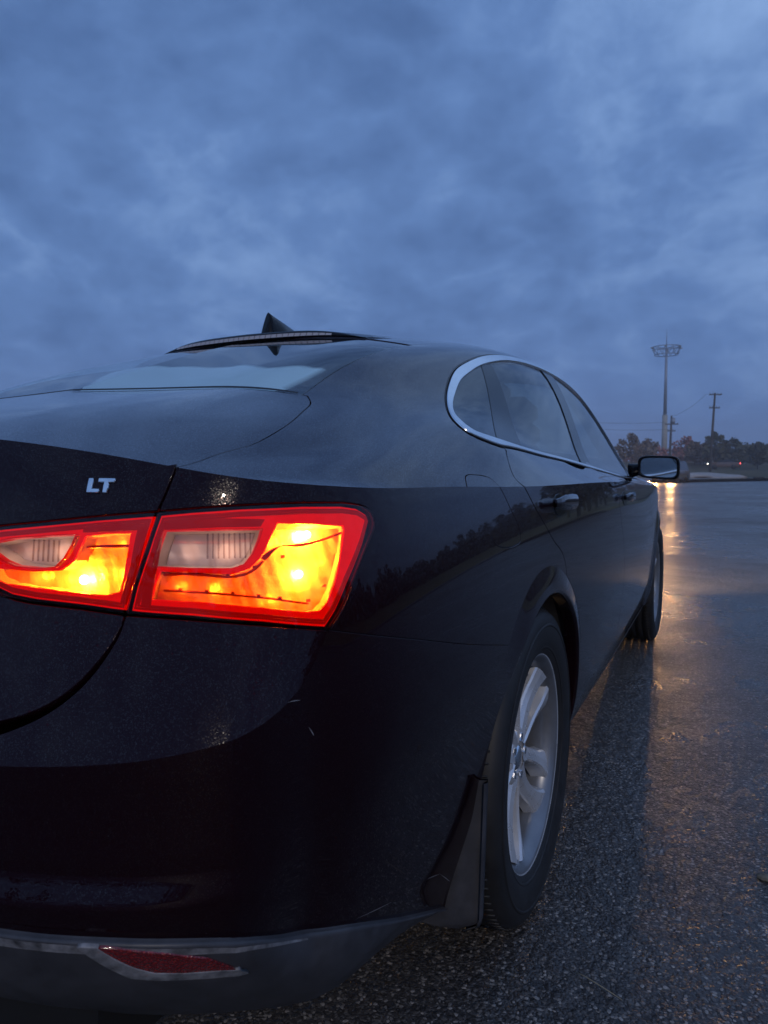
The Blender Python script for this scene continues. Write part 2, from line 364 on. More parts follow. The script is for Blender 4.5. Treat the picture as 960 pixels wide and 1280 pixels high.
# knots by mean chord
KK=np.concatenate([[0],np.cumsum(np.linalg.norm(np.diff(NET,axis=0),axis=2).mean(1))])
TK=np.concatenate([[0],np.cumsum(np.linalg.norm(np.diff(NET,axis=1),axis=2)[2:9].mean(0))])
KS=Spl(KK);TS=Spl(TK);SKK=Spl(KK,_sk);SF=Spl(TK,[0,.29*S0,.50*S0,.67*S0,.78*S0,.89*S0,S0])
KEND,TEND=KK[-1],TK[-1]
def top(k,t,off=0.):
    k=np.atleast_1d(np.asarray(k,float));t=np.atleast_1d(np.asarray(t,float))
    def ev(k,t):
        B=KS.basis(k);T=TS.basis(t)
        P=np.einsum('ni,ijc,nj->nc',B,NET,T)
        E=edge(SKK(k));E0=np.einsum('ni,ic->nc',B,NET[:,-1]);w=np.clip(t/TEND,0,1)**4
        P=P+w[:,None]*(E-E0)
        F=edge(SF(t));F0=np.einsum('ic,ni->nc',NET[0],T)
        c=(edge(np.array([S0]))[0]-NET[0,-1])
        w2=np.clip(1-k/KK[2],0,1)**3
        P=P+w2[:,None]*(F-F0-w[:,None]*c)
        return P
    P=ev(k,t)
    if off:
        e=2e-3;N=np.cross(ev(k,t+e)-ev(k,t-e),ev(k+e,t)-ev(k-e,t));N/=np.linalg.norm(N,axis=1)[:,None]
        P=P+N*off*np.where(N[:,2:3]<0,-1,1)
    return P
# ---------------------------------------------------------------- panels cut from the car surfaces
LEDGE=[0]
def w_band(s,z):
    LEDGE[0]=1;q=w_lower(s,z);LEDGE[0]=0;return q
def w_upper(s,z):
    s=np.atleast_1d(s);z=np.atleast_1d(z);return _wall(s,z,0*s)
def w_shelf(s,z):
    s=np.atleast_1d(s);z=np.atleast_1d(z);sc=np.minimum(s,S_C);return _wall(s,z,K_SH*ksh(s)*(ZL(sc)-z))
def w_lower(s,z):
    s=np.atleast_1d(s);z=np.atleast_1d(z);sc=np.minimum(s,S_C);return _wall(s,z,np.where(s>S_C,0,K_SH*ksh(s)*np.maximum(ZL(sc)-ZC(sc),0)))
def _wall(s,z,r):
    p=PLANS(s);e=1e-3;t=(PLANS(s+e)-PLANS(s-e))/(2*e);t/=np.linalg.norm(t,axis=1)[:,None]
    n=np.stack([-t[:,1],t[:,0]],1)
    fade=1-ramp(s_y(.72),s_y(.84),s)
    q=p-n*(wall_d(s,z)-r-fade*.014*(np.clip((.572-z)/.028,0,1) if LEDGE[0] else (z<.558)))[:,None]
    return np.stack([q[:,0],q[:,1],z],1)
def t_top(k,t): return top(k,t)
def _lag(ks,k,t):
    k=np.atleast_1d(k);t=np.atleast_1d(t);P=0
    for i in range(3):
        L=1.
        for j in range(3):
            if j!=i: L=L*(k-ks[j])/(ks[i]-ks[j])
        P=P+L[:,None]*top(np.full(len(t),ks[i]),t)
    w=(np.clip(t/.545,0,1)**7)[:,None]
    return P*(1-w)+top(k,t)*w
def t_deck(k,t): return _lag((0.,.27,.5442),k,t)
def t_glass(k,t): return _lag((.5442,.80,1.2),k,t)
def t_glass2(k,t):
    t=np.atleast_1d(t);P=t_glass(np.atleast_1d(k),np.abs(t));return P*np.stack([np.ones(len(t)),np.where(t<0,-1,1),np.ones(len(t))],1)
for _f in (t_top,t_deck,t_glass,t_glass2): _f.up=1
def normal(fn,uv,e=5e-4):
    u,v=uv[:,0],uv[:,1]
    N=np.cross(fn(u+e,v)-fn(u-e,v),fn(u,v+e)-fn(u,v-e))
    if not getattr(fn,'up',0): N=-N
    return N/np.maximum(np.linalg.norm(N,axis=1),1e-12)[:,None]
def at(fn,uv,off=0.):
    uv=np.asarray(uv,float).reshape(-1,2);P=fn(uv[:,0],uv[:,1]);N=normal(fn,uv);return P+N*np.reshape(off,(-1,1)) if np.ndim(off) else P+N*off
def resample(pts,smooth,ds):
    P=np.array(pts,float);c=chord(P);n=max(1,int(round(c[-1]/ds)))
    q=np.linspace(0,c[-1],n+1)
    if smooth and len(P)>2: return Spl(c,P)(q)
    q=np.unique(np.concatenate([q[np.min(np.abs(q[:,None]-c[None]),1)>ds*.4],c]))
    return np.stack([np.interp(q,c,P[:,i]) for i in (0,1)],1)
def loop(segs,ds=.012):
    """segs: (points, gap, hem, smooth); returns inset loop, gap flags per edge, hem flags per edge (loop anticlockwise)"""
    P=[];Gp=[];Hm=[]
    for pts,gap,hem,sm in segs:
        r=resample(pts,sm,ds);P.append(r[:-1]);Gp+=[gap]*(len(r)-1);Hm+=[hem]*(len(r)-1)
    P=np.concatenate(P);Gp=np.array(Gp);Hm=np.array(Hm)
    x,y=P.T;A=.5*np.sum(x*np.roll(y,-1)-np.roll(x,-1)*y)
    if A<0: P=P[::-1].copy();Gp=np.roll(Gp[::-1],-1);Hm=np.roll(Hm[::-1],-1)
    keep=np.linalg.norm(np.roll(P,-1,0)-P,axis=1)>1e-5
    P,Gp,Hm=P[keep],Gp[keep],Hm[keep]
    return P,Gp,Hm
def inset(P,Gp,sign=1):
    d=np.roll(P,-1,0)-P;d/=np.linalg.norm(d,axis=1)[:,None];n=np.stack([-d[:,1],d[:,0]],1)*sign
    out=P.copy()
    for i in range(len(P)):
        n1,n2,g1,g2=n[i-1],n[i],Gp[i-1],Gp[i]
        det=n1[0]*n2[1]-n1[1]*n2[0]
        if abs(det)>.25: v=np.linalg.solve(np.array([n1,n2]),[g1,g2])
        else: b=n1+n2;b/=max(np.linalg.norm(b),1e-6);v=b*(g1+g2)/2
        L=np.linalg.norm(v);m=3*max(g1,g2,1e-9)
        out[i]+=v*min(1,m/max(L,1e-9)) if L>0 else 0
    return out,n
def inside(Q,P):
    x,y=Q[:,0][:,None],Q[:,1][:,None];x0,y0=P[:,0],P[:,1];x1,y1=np.roll(x0,-1),np.roll(y0,-1)
    c=((y0>y)!=(y1>y))&(x<(x1-x0)*(y-y0)/np.where(y1==y0,1e-12,y1-y0)+x0)
    return c.sum(1)%2==1
def segdist(Q,P):
    a=P;b=np.roll(P,-1,0);d=b-a;L=np.maximum((d*d).sum(1),1e-12);best=np.full(len(Q),9.)
    for i in range(len(P)):
        t=np.clip(((Q-a[i])@d[i])/L[i],0,1);best=np.minimum(best,np.hypot(*(Q-a[i]-t[:,None]*d[i]).T))
    return best
def patch(fn,segs,holes=(),h=.03,off=0.,hem=.012,ds=.012,wallto=None):
    """triangulated piece of a surface: returns V, N, F"""
    P,Gp,Hm=loop(segs,ds);Pi,n0=inset(P,Gp)
    L=[(Pi,Hm,1)]
    for hs in holes:
        Q,Gq,Hq=loop(hs,ds);Qi,_=inset(Q,Gq,-1);L.append((Qi,Hq,-1))
    lo,hi=Pi.min(0),Pi.max(0)
    gu=np.arange(lo[0]+h*.5,hi[0],h);gv=np.arange(lo[1]+h*.5,hi[1],h)
    U,Vv=np.meshgrid(gu,gv,indexing='ij');U=U+(np.arange(len(gv))%2)[None]*h*.5
    Q=np.stack([U.ravel(),Vv.ravel()],1)
    if len(Q):
        m=inside(Q,Pi)
        for q,_,_ in L[1:]: m&=~inside(Q,q)
        Q=Q[m]
        for q,_,_ in L: 
            if len(Q): Q=Q[segdist(Q,q)>min(h,ds)*.5]
    pts=[];ed=[]
    for q,_,_ in L:
        b=len(pts);pts+=q.tolist();ed+=[(b+i,b+(i+1)%len(q)) for i in range(len(q))]
    pts+=Q.tolist()
    r=delaunay_2d_cdt([Vector(p) for p in pts],ed,[],0,1e-6,False)
    uv=np.array([tuple(v) for v in r[0]]);F=np.array([f for f in r[2] if len(f)==3])
    c=uv[F].mean(1);m=inside(c,Pi)
    for q,_,_ in L[1:]: m&=~inside(c,q)
    F=F[m]
    N=normal(fn,uv);V=fn(uv[:,0],uv[:,1])+N*off
    fn_=np.cross(V[F[:,1]]-V[F[:,0]],V[F[:,2]]-V[F[:,0]]);fl=(fn_*N[F].sum(1)).sum(1)<0
    F[fl]=F[fl][:,::-1]
    Vs=[V];Ns=[N];Fs=[F.tolist()];base=len(V)
    if hem:
        for q,hm,sg in L:
            if not np.any(hm): continue
            d=np.roll(q,-1,0)-q;d/=np.linalg.norm(d,axis=1)[:,None];n=np.stack([d[:,1],-d[:,0]],1)*sg
            nv=n+np.roll(n,1,0);nv/=np.maximum(np.linalg.norm(nv,axis=1),1e-6)[:,None]
            Nb=normal(fn,q);B=fn(q[:,0],q[:,1])
            O=fn(q[:,0]+nv[:,0]*1e-3,q[:,1]+nv[:,1]*1e-3)-B;O-=Nb*(O*Nb).sum(1)[:,None];O/=np.maximum(np.linalg.norm(O,axis=1),1e-9)[:,None]
            B=B+Nb*off;k=len(q)
            rings=[(B,Nb),(B+O*.0009-Nb*.0009,(Nb*.55+O*.83)),(B+O*.0010-Nb*hem,O)]
            for b_,nn in rings: Vs.append(b_);Ns.append(nn)
            for i in range(k):
                if not hm[i]: continue
                j=(i+1)%k
                for a in (0,1):
                    f=[base+a*k+i,base+a*k+j,base+(a+1)*k+j,base+(a+1)*k+i]
                    if sg<0: pass
                    p=[np.concatenate(Vs)[x] for x in f] if False else None
                    Fs.append([f[::-1]])
            base+=3*k
    V=np.concatenate(Vs);N=np.concatenate(Ns);F=[f for a in Fs for f in a]
    # orient hem faces by their normals
    F2=[]
    for f in F:
        if len(f)==4:
            a,b,c=V[f[0]],V[f[1]],V[f[2]]
            if np.dot(np.cross(b-a,c-a),N[list(f)].sum(0))<0: f=f[::-1]
        F2.append(tuple(f))
    return V,N,F2
def join(parts):
    Vs=[];Ns=[];F=[];b=0
    for V,N,f in parts:
        Vs.append(V);Ns.append(N);F+=[tuple(i+b for i in q) for q in f];b+=len(V)
    return np.concatenate(Vs),np.concatenate(Ns),F
def flipped(T):
    V,N,F=T;return V*[1,-1,1],N*[1,-1,1],[f[::-1] for f in F]
def put(name,T,m,parent,side='R'):
    """side R: as seen from behind on the right; L: its mirror; B: both halves as one mesh"""
    r=flipped(T)
    if side=='B': T=join([T,r])
    elif side=='R': T=r
    V,N,F=T
    used=sorted({i for f in F for i in f});mp={a:i for i,a in enumerate(used)}
    return mk(name,V[used],[tuple(mp[i] for i in f) for f in F],m,parent,N[used])

car=empty('parked_sedan',(0,0,0),label='black wet sedan parked in front with its red tail lamps lit',cat='car')
GAP=.0022
E_=lambda pts,sm=False:(pts,0.,False,sm)          # edge that continues into the next piece
J_=lambda pts,sm=True,gp=GAP:(pts,gp,True,sm)     # edge at a shut line
def along(f,a,b,n=30): q=np.linspace(a,b,n);return np.stack([q,f(q)],1).tolist()
SPLIT=[(0.7472, 0.9871), (0.7387, 0.9606), (0.7291, 0.9345), (0.7163, 0.8913), (0.7035, 0.8522), (0.6963, 0.8233)]
SPLIT2=[(0.6963,0.8233),(0.6945,0.808),(0.6836,0.784),(0.6652,0.7577),(0.6373,0.7352),(0.604,0.7216),(0.56,0.7118),(.45,.704),(.3,.70),(0,.70)]
SPLIT3=[(0.6963,0.8233),(0.6956,0.8108),(0.6866,0.784),(0.6702,0.7567),(0.6443,0.7322),(0.614,0.7156),(0.575,0.7028),(.46,.694),(.3,.69),(0,.69)]
LT_TOP=[(0.7291, 0.9345), (0.7681, 0.9379), (0.8229, 0.941), (0.9047, 0.9423), (0.9699, 0.9404)]
LT_R=[(0.9699, 0.9404), (1.0006, 0.9364), (1.0206, 0.9275), (1.024, 0.9153), (1.0042, 0.8888), (0.9639, 0.8446), (0.9402, 0.815), (0.9224, 0.7973)]
LT_B=[(0.9224, 0.7973), (0.8464, 0.8102), (0.7698, 0.8189), (0.6963, 0.8233)]
TL_T=[(0.7291, 0.9345), (0.6568, 0.9288), (0.5965, 0.9226), (0.5314, 0.916), (0.4876, 0.9103)]
TL_L=[(0.4876, 0.9103), (0.4768, 0.9018), (0.4757, 0.8897), (0.4896, 0.8672), (0.5162, 0.8472), (0.5481, 0.836)]
TL_B=[(0.5481, 0.836), (0.5808, 0.8322), (0.6421, 0.8286), (0.6963, 0.8233)]
SEAM=[(0.9224, 0.7973), (0.9809, 0.7822), (1.0843, 0.7558), (1.2415, 0.7157)]
FUEL_W=[(1.3528,ZT(1.3528)[0])]+[(1.3642, 0.937), (1.3899, 0.9062), (1.4103, 0.8691), (1.4355, 0.8502), (1.477, 0.8406), (1.5247, 0.8368), (1.5623, 0.8385), (1.5875, 0.8456), (1.5888, 0.8595), (1.558, 0.9002), (1.5281, 0.9363)]+[(1.5161,ZT(1.5161)[0])]
KF1,KF2=[float(np.interp(v,SKK(np.linspace(0,3,600)),np.linspace(0,3,600))) for v in (1.3528,1.5161)]
FUEL_T=[(KF1,TEND)]+[(0.476, 1.0657), (0.4949, 1.0551), (0.5214, 1.0487), (0.5498, 1.0492), (0.6072, 1.0555), (0.6324, 1.0672)]+[(KF2,TEND)]
DOOR_W=[(1.6728,ZT(1.6728)[0])]+[(1.7179, 0.9054), (1.7815, 0.8622), (1.8557, 0.815), (1.9366, 0.7692)]
KD=float(np.interp(1.6728,SKK(np.linspace(0,3,600)),np.linspace(0,3,600)))
DOOR_T=[(KD,TEND)]+[(0.8039, 1.0675), (0.8416, 1.036)]+[(0.9116,1.0019)]
WR,WX,WZ=.340,(0.,2.83),.345
def arc(cx,r,a0,a1,n=40): a=np.radians(np.linspace(a0,a1,n));return np.stack([s_x(cx+r*np.cos(a)),WZ+r*np.sin(a)],1).tolist()
RF=.428
# where the door cut and the bumper seam meet the flare
dA=math.degrees(math.atan2(.77-WZ,.174));sA=132.
_se=arc(0,RF,sA,sA,1)[0];SEAM=SEAM+[tuple(_se)]
_de=arc(0,RF,62.,62.,1)[0];DOOR_W=DOOR_W+[tuple(_de)]
BOTD=.265
_ang=lambda z,r,s:(180-math.degrees(math.asin((z-WZ)/r))) if s<0 else math.degrees(math.asin((z-WZ)/r))
aD=_ang(BOTD,RF,1);aB=_ang(.215,RF,-1)

# --- quarter panel (wall part, shoulder part)
qw=patch(w_upper,[E_(along(ZT,SPLIT[0][0],1.3528)),J_(FUEL_W[:4],gp=.00025),J_(FUEL_W[3:],gp=.0018),E_(along(ZT,1.5161,1.6728)),J_(DOOR_W),
    E_(arc(0,RF,62.,sA)),J_(SEAM[::-1],gp=.0012),J_(LT_R[::-1]),J_(LT_TOP[::-1]),J_([SPLIT[2],SPLIT[1],SPLIT[0]])],h=.022,ds=.010)
DECK=[(0.,.8351),(0.0532,0.7908),(0.0943,0.7504),(0.1573,0.7184),(0.229,0.6829),(0.2948,0.6582),(0.3719,0.6367),(0.4401,0.62),(0.5078,0.6017),(0.5442,0.5781)]
_tk=float(np.interp(SPLIT[0][0],SF(np.linspace(0,TEND,600)),np.linspace(0,TEND,600)));DECK[0]=(0.,_tk)
GE=[(.5442,.566),(0.6115,0.555),(0.7236,0.541),(0.8919,0.538),(1.05,0.541),(1.2,.540)]      # rear window side edge
ROOFJ=[(1.2,0),(1.2,.15),(1.2,.30),(1.205,.40),(1.2,.47),(1.2,.540)]
DLOr=[(2.30,.652),(2.10,.648),(1.88,.648),(1.607,.656),(1.406,.6725),(1.242,.688),(1.128,.701),(1.028,.728),(.945,.762),(.867,.8105),(.805,.865),(.772,.911),(.766,.942),(.807,.972),(.9116,.9919)]
DLOf=[(3.36,.985),(3.32,.93),(3.22,.85),(3.08,.785),(2.90,.728),(2.70,.690),(2.50,.666),(2.30,.652)]
DLOb=[(.9116,.9919),(1.1937,.9905),(1.5006,.9866),(1.842,.9915),(2.2698,1.000),(2.5877,1.003),(2.95,1.0),(3.36,.985)]
DLOi=[(.799,.919),(.818,.880),(.857,.838),(.925,.793),(1.012,.757),(1.10,.731),(1.19,.7185),(1.30,.706),(1.45,.694),(1.694,.676),(1.893,.671),(2.103,.671),(2.30,.676),(2.5,.688),(2.7,.710),(2.88,.744),(3.05,.80),(3.18,.865),(3.27,.955)]
DLOib=[(3.27,.955),(3.2,.978),(2.95,.988),(2.60,.992),(2.27,.990),(1.84,.9815),(1.5,.9766),(1.19,.980),(1.01,.980),(.908,.972),(.83,.957),(.803,.942),(.799,.919)]
HEADR=[(2.80,.548),(2.77,.40),(2.74,.25),(2.73,0)]
qt=patch(t_top,[E_([(0,_tk),(0,TEND)]),E_([(0,TEND),(KF1,TEND)]),J_(FUEL_T,gp=.0018),E_([(KF2,TEND),(KD,TEND)]),J_(DOOR_T),J_([(.9116,1.0019),(.9116,.9919)],gp=.003),
    J_(DLOr[::-1],gp=.004),J_(DLOf[::-1],gp=.004),J_([(3.36,.985),(3.46,.985)],False),J_([(3.46,.985),(3.46,.80),(3.42,.65),(3.40,.60)]),
    J_([(3.40,.60),(3.1,.565),(2.80,.548)]),J_([(2.80,.548),(2.3,.535),(1.7,.535),(1.2,.540)]),J_(GE[::-1],gp=.003),J_([GE[0],DECK[-1]],False),J_(DECK[::-1])],h=.035,ds=.012)
quarter=join([qw,qt])
fd=join([patch(w_upper,[E_(along(ZT,1.3528,1.5161)),J_(FUEL_W[3:][::-1],gp=.0012),J_(FUEL_W[:4][::-1],gp=.00025)],h=.03,ds=.008),patch(t_top,[E_([(KF1,TEND),(KF2,TEND)]),J_(FUEL_T[::-1],gp=.0012)],h=.03,ds=.008)])
# wheel-arch flare
def flare(cx,a0,a1,n=64,flip=False):
    a=np.radians(np.linspace(a0,a1,n));rows=[(RF,0,0),(RF-.004,.001,0),(RF-.020,.0045,0),(RF-.040,.0095,0),(RF-.056,.0125,0),(RF-.062,.0115,.0),(RF-.064,.004,0),(RF-.064,-.022,0)]
    P=np.zeros((n,len(rows),3));Nn=np.zeros_like(P)
    for j,(r,o,_) in enumerate(rows):
        ad=np.degrees(a) if cx<1 else 180-np.degrees(a)
        fade=1-ramp(112,152,ad);r=RF-(RF-r)*(1-.96*ramp(168,aB if cx<1 else 400,ad));o=o*(.15+.85*fade)[:,None]*np.ones((1,1))
        x=cx+r*np.cos(a);z=WZ+r*np.sin(a);rr=np.maximum(r,RF-.062);s=s_x(cx+rr*np.cos(a));q=w_upper(s,WZ+rr*np.sin(a));nn=normal(w_upper,np.stack([s,WZ+rr*np.sin(a)],1))
        q=q+nn*o;q[:,2]=z+(nn*o)[:,2];q[:,0]+=x-(cx+rr*np.cos(a));P[:,j]=q;Nn[:,j]=nn
    mb=MB();mb.grid(P);V=np.array(mb.V)
    du=np.gradient(P,axis=0);dv=np.gradient(P,axis=1);N=np.cross(du,dv);N/=np.linalg.norm(N,axis=2)[:,:,None]
    sgn=np.sign((N[:,2]*Nn[:,2]).sum());N=N*sgn;N[:,0]=Nn[:,0]
    ff=np.clip(fade*1.6-.3,0,1)[:,None,None];N[:,:6]=N[:,:6]*ff+Nn[:,:6]*(1-ff)
    F=mb.F if sgn>0 else [f[::-1] for f in mb.F]
    return V,N.reshape(-1,3),F
for sd in 'RL':
    q=put('quarter_panel',quarter,M['paint'],car,sd)
    put('fuel_door',fd,M['paint'],q,sd) if sd=='R' else None
    put('wheel_arch_flare',flare(0,aD,aB),M['paint'],q,sd)
# dark inner shell behind the shut lines
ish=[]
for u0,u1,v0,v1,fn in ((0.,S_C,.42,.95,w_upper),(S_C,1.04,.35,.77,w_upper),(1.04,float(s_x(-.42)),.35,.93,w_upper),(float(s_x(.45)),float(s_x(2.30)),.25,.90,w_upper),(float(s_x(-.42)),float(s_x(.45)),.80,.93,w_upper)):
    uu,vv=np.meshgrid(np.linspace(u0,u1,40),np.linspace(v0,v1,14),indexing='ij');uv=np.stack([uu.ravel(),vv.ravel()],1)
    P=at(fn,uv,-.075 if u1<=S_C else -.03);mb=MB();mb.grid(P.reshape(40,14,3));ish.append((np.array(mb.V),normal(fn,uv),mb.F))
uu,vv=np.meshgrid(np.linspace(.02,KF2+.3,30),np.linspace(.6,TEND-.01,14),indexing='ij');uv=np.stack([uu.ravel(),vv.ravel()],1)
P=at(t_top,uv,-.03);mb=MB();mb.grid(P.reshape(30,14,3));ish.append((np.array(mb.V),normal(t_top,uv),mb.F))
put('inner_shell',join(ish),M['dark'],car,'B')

# --- trunk lid: deck, rear face above and below the lamps
tt=patch(t_deck,[E_([(0,0),(0,_tk)]),J_(DECK),J_([DECK[-1],(.5442,.53),(.5442,.3),(.5442,0)],False),E_([(.5442,0),(0,0)])],h=.03)
tu=patch(w_upper,[E_(along(ZT,0,SPLIT[0][0])),J_(SPLIT[:3]),J_(TL_T),J_(TL_L),E_(along(ZL,TL_L[-1][0],0)),E_([(0,ZL(0)[0]),(0,ZT(0)[0])])],h=.03)
zl0=TL_L[-1][1]
tlw=patch(w_shelf,[E_(along(ZL,0,TL_L[-1][0])),J_([(TL_L[-1][0],zl0)]+TL_B,False),J_(SPLIT2),E_([(0,.70),(0,ZL(0)[0])])],h=.03)
trunk=put('trunk_lid',join([tt,tu,tlw]),M['paint'],car,'B')
# --- rear bumper: shelf and body
bs=patch(w_shelf,[J_(LT_B[::-1]),E_(along(ZC,S_C,0,80)),E_([(0,ZC(0)[0]),(0,.69)]),J_(SPLIT3[::-1],gp=.0015)],h=.03,ds=.008)
VALT=[(0,.5175),(.3,.5175)]+[(0.6079, 0.5124), (0.6553, 0.5112), (0.7198, 0.5099), (0.783, 0.5002), (0.8159, 0.4867), (0.8514, 0.4584), (0.8909, 0.4313), (0.933, 0.4165), (0.9804, 0.3998), (1.0396, 0.3727), (1.116, 0.3328), (1.2147, 0.28)]
_be=arc(0,RF,aB,aB,1)[0];VALT[-1]=tuple(_be);VALT=[tuple(p) for p in resample(VALT,True,.02)]
VB=np.array([(0,-.972,0,.303),(.3,-.965,.25,.303),(.5703,-.954,.443,.303),(.66,-.927,.558,.304),(.735,-.893,.658,.305),(.815,-.845,.744,.304),(.93,-.775,.806,.292),(1.1,-.655,.822,.268),(VALT[-1][0],-.41,.81,.196)])
VBS=Spl(VB[:,0],VB[:,1:])
VH=.22
def valf(u,v):
    u=np.atleast_1d(u);v=np.atleast_1d(v);f=v/VH;T=w_lower(u,np.interp(u,*np.array(VALT).T));n=normal(w_lower,np.stack([u,np.full(len(u),.5)],1))*[1,1,0];n/=np.linalg.norm(n,axis=1)[:,None]
    return T+n*.009*(1-f)[:,None]+(VBS(u)-T)*f[:,None]+n*(.030*4*f*(1-f)*np.clip(1-(u-.7)/.5,.1,1))[:,None]
SB=float(s_y(.848))
bl=patch(w_lower,[E_(along(ZC,0,S_C,80)),J_(SEAM,gp=.0012),E_(arc(0,RF,sA,aB)),E_(VALT[::-1],True),E_([(0,VALT[0][1]),(0,.544)]),E_([(0,.544),(SB,.544)]),E_([(SB,.544),(SB,.572)]),E_([(SB,.572),(0,.572)]),E_([(0,.572),(0,ZC(0)[0])])],h=.025,ds=.008)
bb=patch(w_band,[E_([(0,.544),(SB,.544)]),E_([(SB,.544),(SB,.572)]),E_([(SB,.572),(0,.572)]),E_([(0,.572),(0,.544)])],h=.012,ds=.008)
bumper=put('rear_bumper',join([bs,bl,bb]),M['paint'],car,'B')
valf.up=1
def gridnorm(P,out):
    N=np.cross(np.gradient(P,axis=0),np.gradient(P,axis=1));N/=np.maximum(np.linalg.norm(N,axis=2),1e-9)[:,:,None]
    return N*(1. if (N*out).sum()>0 else -1.)
def closed(p): return list(p)+[p[0]]
def valance():
    S=np.concatenate([np.linspace(0,.6,16),np.linspace(.61,.95,44),np.linspace(.96,VALT[-1][0]-.001,30)])
    P=[]
    for s_ in S:
        row=[at(w_lower,[(s_,np.interp(s_,*np.array(VALT).T)+.018)],-.012)[0],at(w_lower,[(s_,np.interp(s_,*np.array(VALT).T)+.001)],-.006)[0],valf(s_,0.)[0]-at(w_lower,[(s_,.5)],.003)[0]+at(w_lower,[(s_,.5)],0.)[0]+[0,0,.0015]]
        row+=[valf(s_,v)[0] for v in (.003,.010,.02,.035,.05,.07,.09,.11,.13,.15,.17,.19,.205,.215,.22)]
        b=row[-1];row.append(b+np.array([.03 if b[0]<-.85 else .012,-.03,.004]));row.append(row[-1]+np.array([.05,-.05,.03]))
        P.append(row)
    return np.array(P)
PV=valance();mb=MB();mb.grid(PV)
vn=gridnorm(PV,PV-np.array([-.3,.0,.45]))
va=put('bumper_valance',(np.array(mb.V),vn.reshape(-1,3),mb.F),M['valance'],car,'B')
REFL=[(0.7026, 0.0013), (0.7283, 0.0035), (0.7584, 0.0091), (0.7876, 0.0198), (0.809, 0.0415), (0.7927, 0.0406), (0.7687, 0.0406), (0.7481, 0.0378), (0.7352, 0.0299), (0.7189, 0.0164)]
BEZ=[(0.6863, 0.0012), (0.7129, 0.0277), (0.7309, 0.045), (0.7506, 0.0497), (0.7858, 0.0519), (0.8142, 0.0519), (0.8107, 0.0406), (0.809, 0.0415), (0.7927, 0.0406), (0.7687, 0.0406), (0.7481, 0.0378), (0.7352, 0.0299), (0.7189, 0.0164), (0.7026, 0.0013), (0.6863, 0.0012)]
bez=patch(valf,[J_(BEZ,False,0)],h=.02,off=.0035,hem=.006,ds=.005)
rf=patch(valf,[J_(closed(REFL),False,.0005)],h=.02,off=.0025,hem=.006,ds=.006)
lipS=patch(valf,[J_([(0.,.001),(.3,.001),(.62,.001),(.72,.002),(.80,.004),(.90,.006)],True,0),J_([(.90,.006),(.90,.010)],False,0),J_([(.90,.010),(.80,.013),(.72,.013),(.62,.012),(.3,.012),(0,.012)],True,0),E_([(0,.012),(0,.001)])],h=.02,off=.0006,hem=0,ds=.01)
for sd in 'RL':
    put('reflector_bezel',bez,M['scuffed'],va,sd);put('rear_reflector',rf,M['retro'],va,sd)
put('scuffed_lip',lipS,M['scuffed'],va,'B')
for a,b in (((1.0008,.400),(1.0954,.3729)),((1.214,.3444),(1.2749,.3218)),((1.2749,.3218),(1.3535,.2617)),((1.3606,.262),(1.385,.247)),((.8629,.7308),(.879,.7278)),((.889,.695),(.8982,.6782))):
    d=np.subtract(b,a);n_=np.array([-d[1],d[0]])/np.hypot(*d)*.0007
    put('paint_scratch',patch(w_lower,[J_([a,tuple(np.array(b)),tuple(np.array(b)+n_*.3),tuple(np.array(a)*.5+np.array(b)*.5+n_*1.4),a],False,0)],h=.02,off=.0004,hem=0,ds=.01),M['scratch'],bumper,'R')
# --- tail lamps
LIT=[(0.8691, 0.9221), (0.9234, 0.9193), (0.9707, 0.9151), (0.9701, 0.9055), (0.9593, 0.8824), (0.9442, 0.8508), (0.9287, 0.8275), (0.9164, 0.8189), (0.9004, 0.8188), (0.848, 0.8274), (0.7861, 0.8349), (0.7228, 0.8384), (0.7263, 0.8559), (0.7325, 0.8707), (0.7728, 0.8698), (0.8128, 0.8673), (0.8328, 0.8728), (0.8482, 0.8872), (0.8589, 0.9063)]
CLR=[(0.7375, 0.915), (0.7903, 0.9157), (0.8485, 0.9155), (0.8441, 0.9032), (0.836, 0.8876), (0.8265, 0.8765), (0.8128, 0.8725), (0.7683, 0.8733), (0.7261, 0.875), (0.731, 0.8951)]
TCL=[(0.5047, 0.8947), (0.5501, 0.9032), (0.5936, 0.907), (0.6361, 0.9096), (0.6321, 0.8981), (0.6228, 0.8828), (0.6118, 0.8727), (0.5909, 0.8702), (0.5581, 0.8718), (0.5387, 0.8775), (0.5231, 0.8861)]
TLT=[(0.6413, 0.9088), (0.6649, 0.9118), (0.6976, 0.9131), (0.6951, 0.8904), (0.6902, 0.8597), (0.6856, 0.8465), (0.6694, 0.8417), (0.6329, 0.8431), (0.5861, 0.8467), (0.5364, 0.85), (0.5167, 0.8564), (0.5093, 0.8653), (0.5277, 0.8688), (0.5748, 0.867), (0.6119, 0.8692), (0.629, 0.8803)]
def closed(p): return list(p)+[p[0]]
def grow(p,d):
    P,_,_=loop([(closed(p),0,False,False)],.5);Q,_=inset(P,np.full(len(P),-d));return Q.tolist()
def shrink_to(p,f,c=None):
    P=np.array(p);c=P.mean(0) if c is None else c;return (c+(P-c)*f).tolist()
